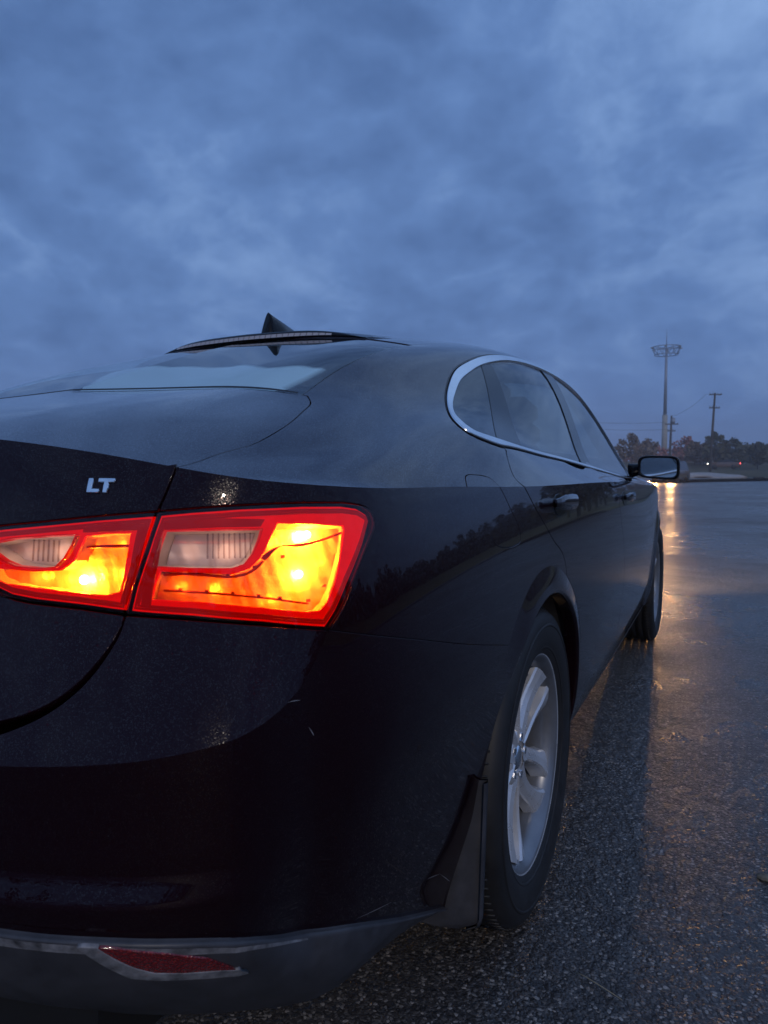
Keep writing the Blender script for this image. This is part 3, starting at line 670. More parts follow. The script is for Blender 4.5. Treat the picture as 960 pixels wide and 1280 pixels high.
def tub(p,o0,depth,f=.94,fac=1.):
    """pocket behind an opening: side walls and a stepped back lying parallel to the opening"""
    P,_,_=loop([(closed(p),0,False,False)],.006);Q=np.array(shrink_to(P,f))
    A=at(w_upper,P,o0);c=A.mean(0);n=np.linalg.svd(A-c)[2][2];n=n*np.sign(n@normal(w_upper,P).mean(0))
    def flat(uv):
        X=at(w_upper,uv,o0);return X-np.outer((X-c)@n,n)-n*depth
    B=flat(Q)
    mb=MB();mb.grid(np.stack([A,(A+B)/2,B],1),closeu=True)
    V=np.array(mb.V);N=np.repeat((c-n*depth*.5-A)[:,None],3,1).reshape(-1,3);N-=np.outer(N@n,n)*.8;N/=np.linalg.norm(N,axis=1)[:,None];F=[]
    for q in mb.F:
        nn=np.cross(V[q[1]]-V[q[0]],V[q[2]]-V[q[0]]);F.append(q if nn@N[q[0]]>0 else q[::-1])
    _,_,Fb=bk=patch(w_upper,[E_(closed(Q.tolist()))],h=.005,off=0,hem=0,ds=.005)
    # recover the flat, stepped back
    uvb=np.array([_uv_of(x) for x in bk[0]]);Vb=flat(uvb)
    e1=np.cross(n,[0,0,1.]);e1/=np.linalg.norm(e1);q=Vb-c;a=q@e1;b=q[:,2]
    Vb=Vb+np.outer(fac*(.0030*np.abs(((a*60+b*18)%1)-.5)+.0024*np.abs(((b*75)%1)-.5)),n)
    Nb=np.zeros_like(Vb)
    for f_ in Fb:
        nn=np.cross(Vb[f_[1]]-Vb[f_[0]],Vb[f_[2]]-Vb[f_[0]]);nn*=np.sign(nn@n)
        for k in f_: Nb[k]+=nn
    Nb/=np.maximum(np.linalg.norm(Nb,axis=1),1e-12)[:,None]
    tub.flat=flat;tub.n=n
    return join([(V,N,F),(Vb,Nb,Fb)])
_sg=np.linspace(0,1.2,4000);_pg=PLANS(_sg)
def _uv_of(x):
    """s of the nearest plan point, z kept"""
    return (_sg[np.argmin(np.hypot(_pg[:,0]-x[0],_pg[:,1]-x[1]))],x[2])
def flatpatch(p,off,h=.02,hem=.003,holes=(),gp=0.,ds=.006,sm=False): return patch(w_upper,[J_(closed(p),sm,gp)],[[J_(closed(q),False,0.)] for q in holes],h=h,off=off,hem=hem,ds=ds)
LAMP=LT_TOP[:-1]+LT_R[:-1]+LT_B[:-1]+SPLIT[5:1:-1][:-1]+[]
TLAMP=TL_T[:-1]+TL_L[:-1]+TL_B[:-1]+SPLIT[5:2:-1]
def lamp_fill(side,p,e,col=(1,.66,.34),rad=.004,parent=None):  # fill light without a bulb, added inside a lamp chamber
    if side=='L': e=e*1.5
    if side=='R': p=p*[1,-1,1]
    l=bpy.data.lights.new('tail_lamp_fill','POINT');l.energy=e;l.color=col;l.shadow_soft_size=rad
    o=bpy.data.objects.new('tail_lamp_fill',l);COL.objects.link(o);o.location=p;o.parent=parent
def bulb(side,p,parent,r=.0062):
    mb=MB();n=12;P=np.zeros((n,7,3))
    for i in range(n):
        for j in range(7):
            a=2*math.pi*i/n;b=math.pi*j/6;P[i,j]=p+np.array([math.cos(a)*math.sin(b),math.sin(a)*math.sin(b),math.cos(b)])*r
    mb.grid(P,closeu=True);V=np.array(mb.V);put('bulb',(V,(V-p)/r,[f[::-1] for f in mb.F]),M['bulb'],parent,side)
lensO=patch(w_upper,[J_(LT_TOP),J_(LT_R),J_(LT_B,False),J_([SPLIT[5],SPLIT[4],SPLIT[3],SPLIT[2]])],[[J_(closed(CLR),False,0.)]],h=.02,off=.0035,hem=.006,ds=.007)
lensT=patch(w_upper,[J_(TL_T),J_(TL_L),J_(TL_B,False),J_([SPLIT[5],SPLIT[4],SPLIT[3],SPLIT[2]])],[[J_(closed(TCL),False,0.)]],h=.02,off=.0035,hem=.006,ds=.007)
def rx(P): return [(float(np.interp(s,[.7,.84,.8657,.9164,.9619],[.7,.8415,.8691,.9234,.9707])),z-.0006) for s,z in P]
def ribs(p,x0,x1,off,n,z0,z1):
    mb=MB()
    for i in range(n):
        s=x0+(x1-x0)*i/(n-1);a=at(w_upper,[(s,z0)],off)[0];b=at(w_upper,[(s,z1)],off)[0];mb.tube([a,b],.0011,6)
    V=np.array(mb.V);return V,np.zeros_like(V)+[-.7,.7,.1],mb.F
for sd in 'RL':
    for nm,lens,body,lit,clr in (('tail_lamp',lensO,LAMP,LIT,CLR),('trunk_lamp',lensT,TLAMP,TLT,TCL)):
        body_in=grow(body,-.004)
        mask=flatpatch(body_in,-.006,h=.02,holes=[lit,clr],hem=.004)
        lp=put(nm,mask,M['lamp_red'],car,sd)
        # dark band inside the rim
        put('lens',lens,M['lens_red'],lp,sd)
        put('reverse_window',flatpatch(clr,.0035,hem=.008,gp=.0006),M['lens_clear'],lp,sd)
        cl_=tub(clr,-.0065,.022,.84,.6);put('reverse_reflector',cl_,M['lamp_silver'],lp,sd)
        cen=np.mean(np.array(clr),0)
        for u_,e_ in ((-.030,.008),(.012,.016),(.036,.006)): lamp_fill(sd,tub.flat([cen+[u_,.001]])[0]+tub.n*.014,e_,(1,.58,.40),.014,lp)  # reverse lamp is unlit; added lights stand in for glow leaking from the lit bowl
        bowl=tub(lit,-.0065,.026,.95);put('reflector_bowl',bowl,M['lamp_reflector'],lp,sd)
        if nm=='tail_lamp':
            put('lens_rib',ribs(clr,.785,.835,-.010,9,.884,.912),M['lens_clear'],lp,sd)
            for uv,d,e in (((.80,.853),.014,.045),((.758,.855),.014,.03),((.930,.875),.014,.07),((.865,.838),.014,.06),((.875,.905),.014,.10),((.93,.912),.014,.05)):  # added fills spread the orange glow where no bulb sits
                lamp_fill(sd,tub.flat([uv])[0]+tub.n*d,e,parent=lp)
            bulb(sd,tub.flat(rx([(.8986,.9092)]))[0]+tub.n*.010,lp,.0058);bulb(sd,tub.flat(rx([(.9085,.9098)]))[0]+tub.n*.010,lp,.0048);bulb(sd,tub.flat(rx([(.8933,.8648)]))[0]+tub.n*.010,lp,.0048)  # middle bulb is an extra, added to widen the upper hot spot
            put('divider_bar',patch(w_upper,[J_(rx([(.8465,.884),(.862,.894),(.885,.897),(.92,.900),(.9620,.9075)]),True,0),J_(rx([(.9620,.9075),(.962,.9066)]),False,0),J_(rx([(.962,.9066),(.92,.8990),(.886,.8961),(.862,.8930),(.8472,.883),(.8465,.884)]),True,0)],h=.02,off=-.010,hem=.005,ds=.006),M['lamp_amber'],lp,sd)
            lo=[(.7350,.8662),(.7750,.8665),(.8145,.8640),(.8365,.8700),(.8500,.8800)]
            hi=[(x+.0009,y-.0008) for x,y in lo][::-1]
            put('light_guide',join([patch(w_upper,[J_(lo,True,0),J_([lo[-1],hi[0]],False,0),J_(hi,True,0),J_([hi[-1],lo[0]],False,0)],h=.02,off=-.010,hem=.012,ds=.006),
                patch(w_upper,[J_([(.735,.8490),(.80,.8450),(.86,.8375),(.905,.8290)],True,0),J_([(.905,.8290),(.905,.8283)],False,0),J_([(.905,.8283),(.86,.8368),(.80,.8443),(.735,.8483)],True,0),J_([(.735,.8483),(.735,.8490)],False,0)],h=.02,off=-.012,hem=.004,ds=.006)]),M['lamp_amber'],lp,sd)
            for tu,tv in ((.752,.8485),(.782,.8465),(.812,.8440),(.842,.8405),(.868,.8365),(.748,.8655),(.776,.8650),(.806,.8638),(.838,.8725),(.875,.883),(.905,.831),(.93,.846)):
                put('clip',patch(w_upper,[J_([(tu,tv),(tu+.0028,tv),(tu+.0028,tv+.0022),(tu,tv+.0022),(tu,tv)],False,0)],h=.02,off=-.012,hem=.004,ds=.004),M['lamp_amber'],lp,sd)
        else:
            put('lens_rib',ribs(clr,.572,.606,-.010,6,.878,.903),M['lens_clear'],lp,sd)
            for uv,d,e in (((.565,.8585),.014,.09),((.668,.900),.010,.03),((.672,.865),.014,.10),((.60,.856),.014,.08)):  # fills added away from the bulb to brighten the rest of the bowl
                lamp_fill(sd,tub.flat([uv])[0]+tub.n*d,e,parent=lp)
            bulb(sd,tub.flat([(.6301,.8581)])[0]+tub.n*.010,lp,.0056)
            put('divider_bar',patch(w_upper,[J_([(.642,.8965),(.655,.8975),(.697,.8990)],True,0),J_([(.697,.8990),(.697,.8975)],False,0),J_([(.697,.8975),(.655,.8960),(.642,.895),(.642,.8965)],False,0)],h=.02,off=-.010,hem=.006,ds=.006),M['lamp_dark'],lp,sd)
        for gi,g_ in enumerate((.0065,.0095)):
            ol=grow(body,-g_);il=grow(body,-g_-.0010)
            put('lens_ridge',patch(w_upper,[J_(closed(ol),False,0)],[[J_(closed(il),False,0)]],h=.05,off=-.0035,hem=.0015,ds=.008),M['lamp_dark'],lp,sd)
        # dark strips of lens beside the split and under the upper rim
        put('dark_surround',patch(w_upper,[J_([(SPLIT[3][0]+.010,.905),(SPLIT[3][0]+.004,.8717),(.7148,.8487),(.712,.832)],True,0) if nm=='tail_lamp' else J_([(.7185,.926),(.706,.8717),(.694,.834)],False,0),
            J_([(.712,.832),(.722,.8335)],False,0) if nm=='tail_lamp' else J_([(.694,.834),(.690,.836)],False,0),
            J_([(.722,.8335),(.7235,.8487),(.728,.8717),(.735,.9170),(.80,.9192),(.847,.9192),(.852,.9255),(.80,.9275),(.745,.9260),(.733,.922),(SPLIT[3][0]+.010,.905)],False,0) if nm=='tail_lamp' else J_([(.690,.836),(.698,.86),(.702,.8917),(.706,.916),(.64,.9125),(.64,.918),(.7185,.926)],False,0)],h=.02,off=-.004,hem=.003,ds=.006),M['lamp_dark'],lp,sd)
# --- badge letters
def letters(name,polys,off,m,parent,side,thick=.0025):
    for p in polys: put(name,patch(w_upper,[J_(closed(p),False,0)],h=.02,off=off+thick,hem=thick+.001,ds=.004),m,parent,side)
bx0,bx1,bz0,bz1=.6420,.6735,.9555,.9700;w=.0042
def bxy(u,v): return (bx0+(bx1-bx0)*u,bz0+(bz1-bz0)*v-.0003*u)
Lp=[bxy(0,1),bxy(.13,1),bxy(.13,.19),bxy(.43,.19),bxy(.43,0),bxy(0,0)]
Tp=[bxy(.40,1),bxy(1.0,1),bxy(1.0,.80),bxy(.77,.80),bxy(.77,0),bxy(.64,0),bxy(.64,.80),bxy(.40,.80)]
letters('badge_letter',[Lp,Tp],.0005,M['bright'],trunk,'R')

for sy in (-1,1):
    l=bpy.data.lights.new('own_headlamp_beam','SPOT');l.energy=420;l.color=(1,.66,.36);l.spot_size=R(100);l.spot_blend=1.0;l.shadow_soft_size=.06
    o=bpy.data.objects.new('own_headlamp_beam',l);COL.objects.link(o);o.parent=car;o.location=(3.86,sy*.66,.68);o.rotation_euler=Vector((-1,-sy*.03,.055)).to_track_quat('Z','Y').to_euler()
# --- doors
BW=[(2.8431,ZT(2.8431)[0]),(2.862,.895),(2.885,.83),(2.925,.7064),(2.945,.5267),(2.94,.34),(2.94,BOTD)]
KB=float(np.interp(BW[0][0],SKK(np.linspace(0,3.5,900)),np.linspace(0,3.5,900)))
BT=[(KB,TEND),(2.075,1.045),(2.03,1.003)]
FWD=float(s_x(2.22));KFD=float(np.interp(FWD,SKK(np.linspace(0,4.6,900)),np.linspace(0,4.6,900)))
_fe=arc(2.83,RF,180-aD,180-aD,1)[0]
FW_=[(FWD,ZT(FWD)[0]),(FWD+.02,.80),(FWD+.05,.6),(FWD+.10,.42),(FWD+.12,BOTD)]
FT_=[(KFD,TEND),(3.40,1.03),(3.42,.985)]
rd=join([patch(w_upper,[E_(along(ZT,DOOR_W[0][0],BW[0][0])),J_(BW),J_([BW[-1],(_x:=arc(0,RF,aD,aD,1)[0][0],BOTD)],False),J_(arc(0,RF+.002,aD,62.),False,.001),J_(DOOR_W[::-1])],h=.035),
    patch(t_top,[E_([(KD,TEND),(KB,TEND)]),J_(BT),J_([(2.03,1.003),(2.03,.996),(1.842,.9915),(1.5006,.9866),(1.1937,.9905),(.9116,.9919)],True,.003),J_([(.9116,.9919),(.9116,1.0019)],False),J_(DOOR_T[::-1])],h=.035)])
fdr=join([patch(w_upper,[E_(along(ZT,BW[0][0],FWD)),J_(FW_),J_([FW_[-1],BW[-1]],False),J_(BW[::-1])],h=.04),
    patch(t_top,[E_([(KB,TEND),(KFD,TEND)]),J_(FT_),J_([(3.42,.985),(3.36,.985),(2.95,1.0),(2.5877,1.003),(2.2698,1.000),(2.03,.996)],True,.003),J_([(2.03,.996),(2.03,1.003)],False),J_(BT[::-1])],h=.04)])
SE=PS[16]
fen=join([patch(w_upper,[E_(along(ZT,FWD,SE)),J_([(SE,ZT(SE)[0]),(SE,.60)],False),J_([(SE,.60),(arc(2.83,RF,25,25,1)[0])],False),E_(arc(2.83,RF,25,180-aD)),J_([tuple(_fe),FW_[-1]],False),J_(FW_[::-1])],h=.04),
    patch(t_top,[E_([(KFD,TEND),(4.45,TEND)]),J_([(4.45,TEND),(4.45,.80)],False),J_([(4.45,.80),(4.1,.80),(3.8,.80),(3.48,.80)],False),J_([(3.48,.80),(3.48,.985),(3.42,.985)],False),J_(FT_[::-1])],h=.05)])
hood=patch(t_top,[J_([(3.66,0),(3.62,.35),(3.56,.60),(3.48,.80)],True),J_([(3.48,.80),(3.8,.80),(4.1,.80),(4.45,.80),(KEND,.70)],False),J_([(KEND,.70),(KEND,0)],False),E_([(KEND,0),(3.66,0)])],h=.06)
fb=patch(w_upper,[J_([(SE,.60),(SE,.72)],False),J_([(SE,.72),(SEND,.72)],False),E_([(SEND,.72),(SEND,.2)]),J_([(SEND,.2),(s_x(3.22),.2)],False),E_(arc(2.83,RF,-20,25)),J_([arc(2.83,RF,25,25,1)[0],(SE,.60)],False)],h=.05)
hl=patch(w_upper,[J_([(SE-.10,.66),(SE+.02,.71),(SE+.20,.70),(SE+.34,.66),(SE+.30,.62),(SE+.1,.61),(SE-.10,.66)],True,0)],h=.04,off=.004,hem=.01)
grl=patch(w_upper,[J_([(SE+.38,.64),(SEND,.66)],False,0),E_([(SEND,.66),(SEND,.38)]),J_([(SEND,.38),(SE+.42,.40),(SE+.38,.64)],False,0)],h=.05,off=.003,hem=.01)
roof=patch(t_top,[J_(ROOFJ,True),J_([(1.2,.540),(1.7,.535),(2.3,.535),(2.80,.548)],True),J_(HEADR,True),E_([(2.73,0),(1.2,0)])],h=.05)
rg=patch(t_glass,[J_(GE,True),J_(ROOFJ[::-1],True),E_([(1.2,0),(.55,0)]),J_([(.55,0),(.55,.3),(.55,.53),GE[0]],False,.001)],h=.04,off=-.002,hem=.003)
ws=patch(t_top,[J_(HEADR[::-1],True),J_([(2.80,.548),(3.1,.565),(3.40,.60)],True),J_([(3.40,.60),(3.55,.45),(3.60,.25),(3.62,0)],True),E_([(3.62,0),(2.73,0)])],h=.05,off=-.002,hem=.003)
cowl=patch(t_top,[J_([(3.62,0),(3.60,.25),(3.55,.45),(3.40,.60)],True,0),J_([(3.40,.60),(3.42,.65),(3.46,.80),(3.48,.80)],False,0),J_([(3.48,.80),(3.56,.60),(3.62,.35),(3.66,0)],True,0),E_([(3.66,0),(3.62,0)])],h=.05,off=-.01)
put('roof',roof,M['paint'],car,'B');rwin=put('rear_window',rg,M['rear_glass'],car,'B');put('windscreen',ws,M['clear'],car,'B');put('hood',hood,M['paint'],car,'B')
put('window_seal',patch(t_glass,[E_([(.5442,0),(.5442,.3),(.5442,.56)]),E_([(.5442,.56),(.556,.553)]),E_([(.556,.553),(.556,.3),(.556,0)]),E_([(.556,0),(.5442,0)])],h=.03,off=.0012,hem=0),M['seal'],rwin,'B')
FOG=[(.552,.02),(.552,.26),(.552,.47),(.556,.505),(.585,.524),(.654,.524),(.725,.522),(.752,.518),(.7467,.505),(.738,.485),(.742,.46),(.738,.435),(.7247,.4136),(.7159,.388),(.7467,.334),(.7731,.2835),(.7555,.2619),(.7555,.2113),(.7819,.1318),(.7819,.0668),(.8159,-.0452),(.825,-.10),(.79,-.15),(.7159,-.1174),(.6102,-.0343),(.552,.02)]
_T=patch(t_glass2,[J_(FOG,False,0.)],h=.014,off=-.0045,hem=0);_fo=put('fogged_film',_T,M['fog'],rwin,'R')
_top=np.array([at(t_glass2,[p],-.0045)[0] for p in FOG[4:-1]])*[1,-1,1];_v=np.array([v.co for v in _fo.data.vertices]);_dd=np.full(len(_v),9.)
for a,b in zip(_top[:-1],_top[1:]):
    d=b-a;t=np.clip(((_v-a)@d)/max(d@d,1e-9),0,1);_dd=np.minimum(_dd,np.linalg.norm(_v-a-t[:,None]*d,axis=1))
_at=_fo.data.attributes.new('film','FLOAT','POINT');_at.data.foreach_set('value',np.clip(_dd/.018,0,1).astype(np.float32))
put('cowl',cowl,M['gloss_black'],car,'B')
fbo=put('front_bumper',fb,M['paint'],car,'B');put('grille',grl,M['gloss_black'],fbo,'B')
# side glass and pillars
def between(a,b): return [a,b]
tr=patch(t_top,[J_(DLOr,True,.0015),J_(DLOb,True,.0015),J_(DLOf,True,.0015)],[[J_(DLOi,True,0),J_(DLOib,True,0)]],h=.03,off=.004,hem=.012,ds=.009)
sl=patch(t_top,[J_(DLOr,True,-.004),J_(DLOb,True,-.003),J_(DLOf,True,-.004)],[[J_(DLOr,True,.006),J_(DLOb,True,.004),J_(DLOf,True,.006)]],h=.03,off=.0012,hem=.012,ds=.009)
D1=[(1.36,.695),(1.1953,.8088),(.9165,.978)];D2=[(1.4557,.69),(1.3113,.835),(1.1168,.985)]
D3=[(2.085,.662),(2.0449,.7837),(1.8579,.983)];D4=[(2.2378,.665),(2.1631,.8194),(2.0121,.990)]
def sub(P,k0,k1): 
    P=np.array(P);m=(P[:,0]>k0)&(P[:,0]<k1);return [tuple(p) for p in P[m]]
mid_t=[(.885,.826),(.963,.775),(1.046,.74),(1.136,.716),(1.238,.704)]
qg=patch(t_top,[J_([(.912,.982),(.86,.972),(.812,.955),(.785,.919),(.81,.875),(.845,.838)]+[(.963,.775),(1.046,.74),(1.136,.716),(1.238,.704),D1[0]],False,0),J_(D1,True,.0015)],h=.04,off=-.004,hem=.004)
pb=patch(t_top,[J_(D1,True,.0015),J_([D1[-1],(1.01,.986),D2[-1]],False,0),J_(D2[::-1],True,.0),J_([D2[0],D1[0]],False,0)],h=.04,off=-.003,hem=.004)
gr_=patch(t_top,[J_(D2,True,.0),J_([D2[-1],(1.5,.982),D3[-1]],False,0),J_(D3[::-1],True,.0),J_([D3[0],(1.893,.660),(1.694,.666),D2[0]],False,0)],h=.04,off=-.005,hem=.004)
pb2=patch(t_top,[J_(D3,True,.0),J_([D3[-1],D4[-1]],False,0),J_(D4[::-1],True,.0),J_([D4[0],D3[0]],False,0)],h=.04,off=-.002,hem=.006)
gf_=patch(t_top,[J_(D4,True,.0),J_([D4[-1],(2.6,.998),(2.95,.994),(3.2,.984)],False,0),J_([(3.2,.984),(3.29,.957),(3.20,.86),(3.06,.795),(2.89,.737),(2.7,.70),(2.5,.678),(2.3,.666),D4[0]],False,0)],h=.04,off=-.005,hem=.004)
sail=patch(t_top,[J_([(2.98,.994),(3.2,.984),(3.29,.957),(3.20,.86),(2.98,.994)],False,0)],h=.05,off=-.0035,hem=.004)
DH={}
def bar_handle(s0,s1,z,side,parent):
    """pull handle standing off the skin, with its cup and lock"""
    n=15;ring=12;P=np.zeros((n,ring,3))
    for i in range(n):
        f=i/(n-1);s=s0+(s1-s0)*f;c=at(w_upper,[(s,z-.004*f)],.016+.013*math.sin(math.pi*f)**.5)[0];nn=normal(w_upper,np.array([[s,z]]))[0]
        e=max(.30,math.sin(math.pi*min(max(f,.04),.96))**.35)
        for k in range(ring):
            a=2*math.pi*k/ring;ca,sa=math.cos(a),math.sin(a);sq=lambda v:math.copysign(abs(v)**.7,v)
            P[i,k]=c+nn*sq(ca)*.010*e+np.array([0,0,1])*sq(sa)*.0195*e
    mb=MB();mb.grid(P,closev=True);mb.F.append(tuple(range(ring)));mb.F.append(tuple((n-1)*ring+k for k in range(ring-1,-1,-1)))
    V=np.array(mb.V);C=P.mean(1,keepdims=True);N=(P-C).reshape(-1,3);N/=np.maximum(np.linalg.norm(N,axis=1),1e-9)[:,None]
    F=[]
    for q in mb.F:
        nn=np.cross(V[q[1]]-V[q[0]],V[q[2]]-V[q[0]]);F.append(q if nn@N[list(q)].sum(0)>0 else q[::-1])
    h=put('door_handle',(V,N,F),M['paint'],parent,side)
    m=(s0+s1)/2;a=np.linspace(0,2*math.pi,28);cup=[(m+.052*math.cos(t),z-.006+.026*math.sin(t)) for t in a[:-1]]
    put('handle_cup',patch(w_upper,[J_(closed(cup),False,0)],h=.02,off=.0015,hem=.003,ds=.01),M['gloss_black'],parent,side)
    for e_ in ():
        mbb=MB();q0=at(w_upper,[(e_+(m-e_)*.12,z)],-.002)[0];q1=at(w_upper,[(e_+(m-e_)*.12,z)],.026)[0];mbb.tube([q0,q1],.013,12);Vv=np.array(mbb.V);put('handle_mount',(Vv,(Vv-Vv.mean(0))/.015,mbb.F),M['paint'],parent,side)
for sd in 'RL':
    d=put('rear_door',rd,M['paint'],car,sd);bar_handle(1.835,2.035,.903,sd,d)
    put('door_glass',gr_,M['glass'],d,sd);put('division_strip',pb,M['gloss_black'],d,sd)
    d=put('front_door',fdr,M['paint'],car,sd);bar_handle(2.93,3.13,.880,sd,d)
    put('door_glass',gf_,M['glass'],d,sd);put('pillar_cover',pb2,M['gloss_black'],d,sd);put('mirror_sail',sail,M['gloss_black'],d,sd)
    put('quarter_window',qg,M['glass'],car,sd)
    wt=put('window_trim',tr,M['chrome'],car,sd);put('window_seal',sl,M['seal'],wt,sd)
    f_=put('fender',fen,M['paint'],car,sd);put('wheel_arch_flare',flare(2.83,-14,180-aD),M['paint'],f_,sd)
    h_=put('headlamp',hl,M['lens_clear'],car,sd)
    put('headlamp_reflector',patch(w_upper,[J_([(SE-.08,.66),(SE+.02,.70),(SE+.20,.69),(SE+.32,.66),(SE+.29,.63),(SE+.1,.62),(SE-.08,.66)],True,0)],h=.04,off=-.03,hem=0),M['lamp_silver'],h_,sd)
# side skirt under the doors
S=np.linspace(float(s_x(.40)),float(s_x(2.42)),40);prof=[(BOTD+.006,-.004),(BOTD,.000),(BOTD-.006,.001),(.250,.001),(.238,-.002),(.230,-.010),(.228,-.03),(.230,-.10)]
P=np.array([[at(w_upper,[(s,max(z,.2))],o)[0]*[1,1,0]+[0,0,z] for z,o in prof] for s in S]);mb=MB();mb.grid(P)
sk=(np.array(mb.V),gridnorm(P,P-np.array([0,.5,.3])).reshape(-1,3),mb.F)
for sd in 'RL': put('side_skirt',sk,M['valance'],car,sd)
# underbody: floor pan, wheel wells, front and rear pans
mb=MB();mb.box((1.42,0,.30),(2.0,1.50,.16));mb.box((-.70,0,.36),(.56,1.30,.14));mb.box((3.45,0,.30),(.45,1.2,.14));mb.box((0,0,.42),(.9,1.20,.3));mb.box((2.83,0,.42),(.9,1.20,.3))
mb.tube([(-.62,-.45,.25),(-.80,-.45,.26)],.10,12)
mb.build('underbody',M['dark'],car,smooth=False)
for cx in WX:
    for sy in (-1,1):
        a=np.radians(np.linspace(-4,184,40));P=np.array([[(cx+.378*math.cos(t),sy*y,WZ+.378*math.sin(t)) for y in (.60,.70,.80,.80+.094*max(0,min(1,(math.sin(t)+.02)/.35)))] for t in a]);mb=MB();mb.grid(P)
        c=len(mb.V);mb.V.append((cx,sy*.60,WZ))
        for i in range(39): mb.F.append((i*4,(i+1)*4,c))
        mb.build('wheel_liner',M['liner'],car)
# mud flap behind the rear wheel: hangs from the bumper, curves out over the tyre
def mudflap():
    P=[]
    for z in np.linspace(.44,.172,20):
        f=(.44-z)/.268;ye=.9145-.004*f-(.03*max(0,(.195-z)/.023)**2 if z<.195 else 0);x0=-.371-.012*f
        P.append([(x0-.010,ye-.004,z),(x0-.004,ye,z),(x0+.008,ye-.002,z),(x0+.002-.006*f,ye-.012,z),(x0-.004-.010*f,ye-.05,z),(x0-.004-.012*f,ye-.10,z),(x0-.002,ye-.165,z)])
    return np.array(P)
PF=mudflap();mb=MB();mb.grid(PF);PB=PF+np.array([.006,-.002,0]);mb.grid(PB);n=PF.shape[1]
for i in range(len(PF)-1):
    for j in (0,n-1): a=i*n+j;b=a+len(PF)*n;mb.F.append((a,a+n,b+n,b))
for j in range(n-1): a=(len(PF)-1)*n+j;b=a+len(PF)*n;mb.F.append((a,a+1,b+1,b))
mf=(np.array(mb.V),np.concatenate([gridnorm(PF,np.zeros_like(PF)+[-.7,.7,0]).reshape(-1,3),-gridnorm(PF,np.zeros_like(PF)+[-.7,.7,0]).reshape(-1,3)]),mb.F)
for sd in 'RL': put('mud_flap',mf,M['valance'],car,sd)

# --- roof: antenna fin, high brake lamp in its visor
fin=MB();xs=np.linspace(.272,.50,18);P=[]
for i,x in enumerate(xs):
    f=i/17;zb=float(top(np.array([np.interp(x,[-.13,.20,.75],KK[3:6])]),np.array([0.]))[0][2])-.004
    h=.094*(1-f)**.62*(1-.35*f)*.96+.002;w_=.038*(.35+.65*min(1,f*2.2+.35))*(1-.75*f**2.2)
    P.append([(x+.016*v*(1-f)**2,w_*sx*(1-v)**.62+sx*.0015*(v<1),zb+h*v) for sx,v in ((1,0),(1,.2),(1,.4),(1,.6),(1,.8),(1,.95),(0,1),(-1,.95),(-1,.8),(-1,.6),(-1,.4),(-1,.2),(-1,0))])
fin.grid(P);fin.F.append(tuple(range(13)));fin.build('roof_antenna',M['gloss_black'],car)
def kx(x): return float(np.interp(x,[-.46,-.13,.20,.75],KK[2:6]))
yl=np.linspace(-.37,.37,41);P=[];LB=[]
for y in yl:
    f=abs(y)/.37;t=abs(y);xr=.165+.05*f*f;e=max(0,1-f**5)
    zg=lambda x:float(top(np.array([kx(x)]),np.array([t]))[0][2])
    z0=zg(xr)-.002;zt=zg(xr+.06)+.010*e;xt=xr+.012
    P.append([(xr+.03,y,z0-.004),(xr+.003,y,z0+.002*e),(xr,y,z0+.006*e),(xr+.004,y,z0+(zt-z0)*.75*e),(xt,y,z0+(zt-z0)*e+.001),(xr+.05,y,zg(xr+.05)+.0135*e),(xr+.10,y,zg(xr+.10)+.011*e),(xr+.19,y,zg(xr+.19)+.003*e)])
    LB.append([(xr-.0012,y,z0+.007*e),(xr+.0005,y,z0+(zt-z0)*.42*e),(xr+.003,y,z0+(zt-z0)*.70*e)])
vm=MB();vm.grid(P);vis=vm.build('roof_visor',M['gloss_black'],car)
lb=MB();m_=[i for i,y in enumerate(yl) if abs(y)<.285]
for a,b in zip(m_[:-1],m_[1:]):
    A=np.array(LB[a]);B=np.array(LB[b]);d=np.array([-.0016,0,0]);q0=A*.94+B*.06;q1=A*.06+B*.94;lb.grid(np.stack([q0-d*.5,q0+d,q1+d,q1-d*.5],0))
lb.build('brake_lamp',pbr('frosted_lens',(.42,.40,.42),.35,0,coat=.4),vis,smooth=False)
# --- door mirrors
for sy,sd in ((-1,'R'),(1,'L')):
    n=24
    def rr(w,h,k,p=4.6): a=2*math.pi*k/n+.13;c,s=math.cos(a),math.sin(a);return (w*math.copysign(abs(c)**(2/p),c),h*math.copysign(abs(s)**(2/p),s))
    secs=[(1.990,.080,.0440),(1.980,.089,.0510),(1.995,.093,.0545),(2.02,.092,.054),(2.07,.082,.047),(2.11,.060,.036),(2.13,.02,.014)]
    P=np.zeros((len(secs),n,3));cy,cz=-.977,.994
    for i,(x,w_,h) in enumerate(secs):
        for k in range(n):
            u,v=rr(w_,h,k);P[i,k]=(x-.10*u*(1 if i<3 else .6),cy-u,cz+v*(1+.05*u/.09)-.004*u/.09)
    mb=MB();mb.grid(P,closev=True);mb.F.append(tuple((len(secs)-1)*n+k for k in range(n)))
    V=np.array(mb.V);V[:,1]*=-sy
    hs=mk('wing_mirror',V,[f if sy>0 else f[::-1] for f in mb.F],M['gloss_black'],car)
    mb=MB();g0=P[0].copy();g0[:,0]+=.004;c=g0.mean(0);Vg=np.concatenate([g0,[c]]);Vg[:,1]*=-sy;mk('mirror_glass',Vg,[(k,(k+1)%n,n) for k in range(n)],pbr('mirror_silver',(.75,.78,.80),.02,1.) if sy<0 else bpy.data.materials['mirror_silver'],hs,smooth=False)
    mb=MB();mb.tube([(2.06,sy*.845,.978),(2.055,sy*.87,.982),(2.04,sy*.90,.985),(2.03,sy*.93,.988)],[.036,.030,.026,.03],14);mb.build('mirror_arm',M['gloss_black'],hs)

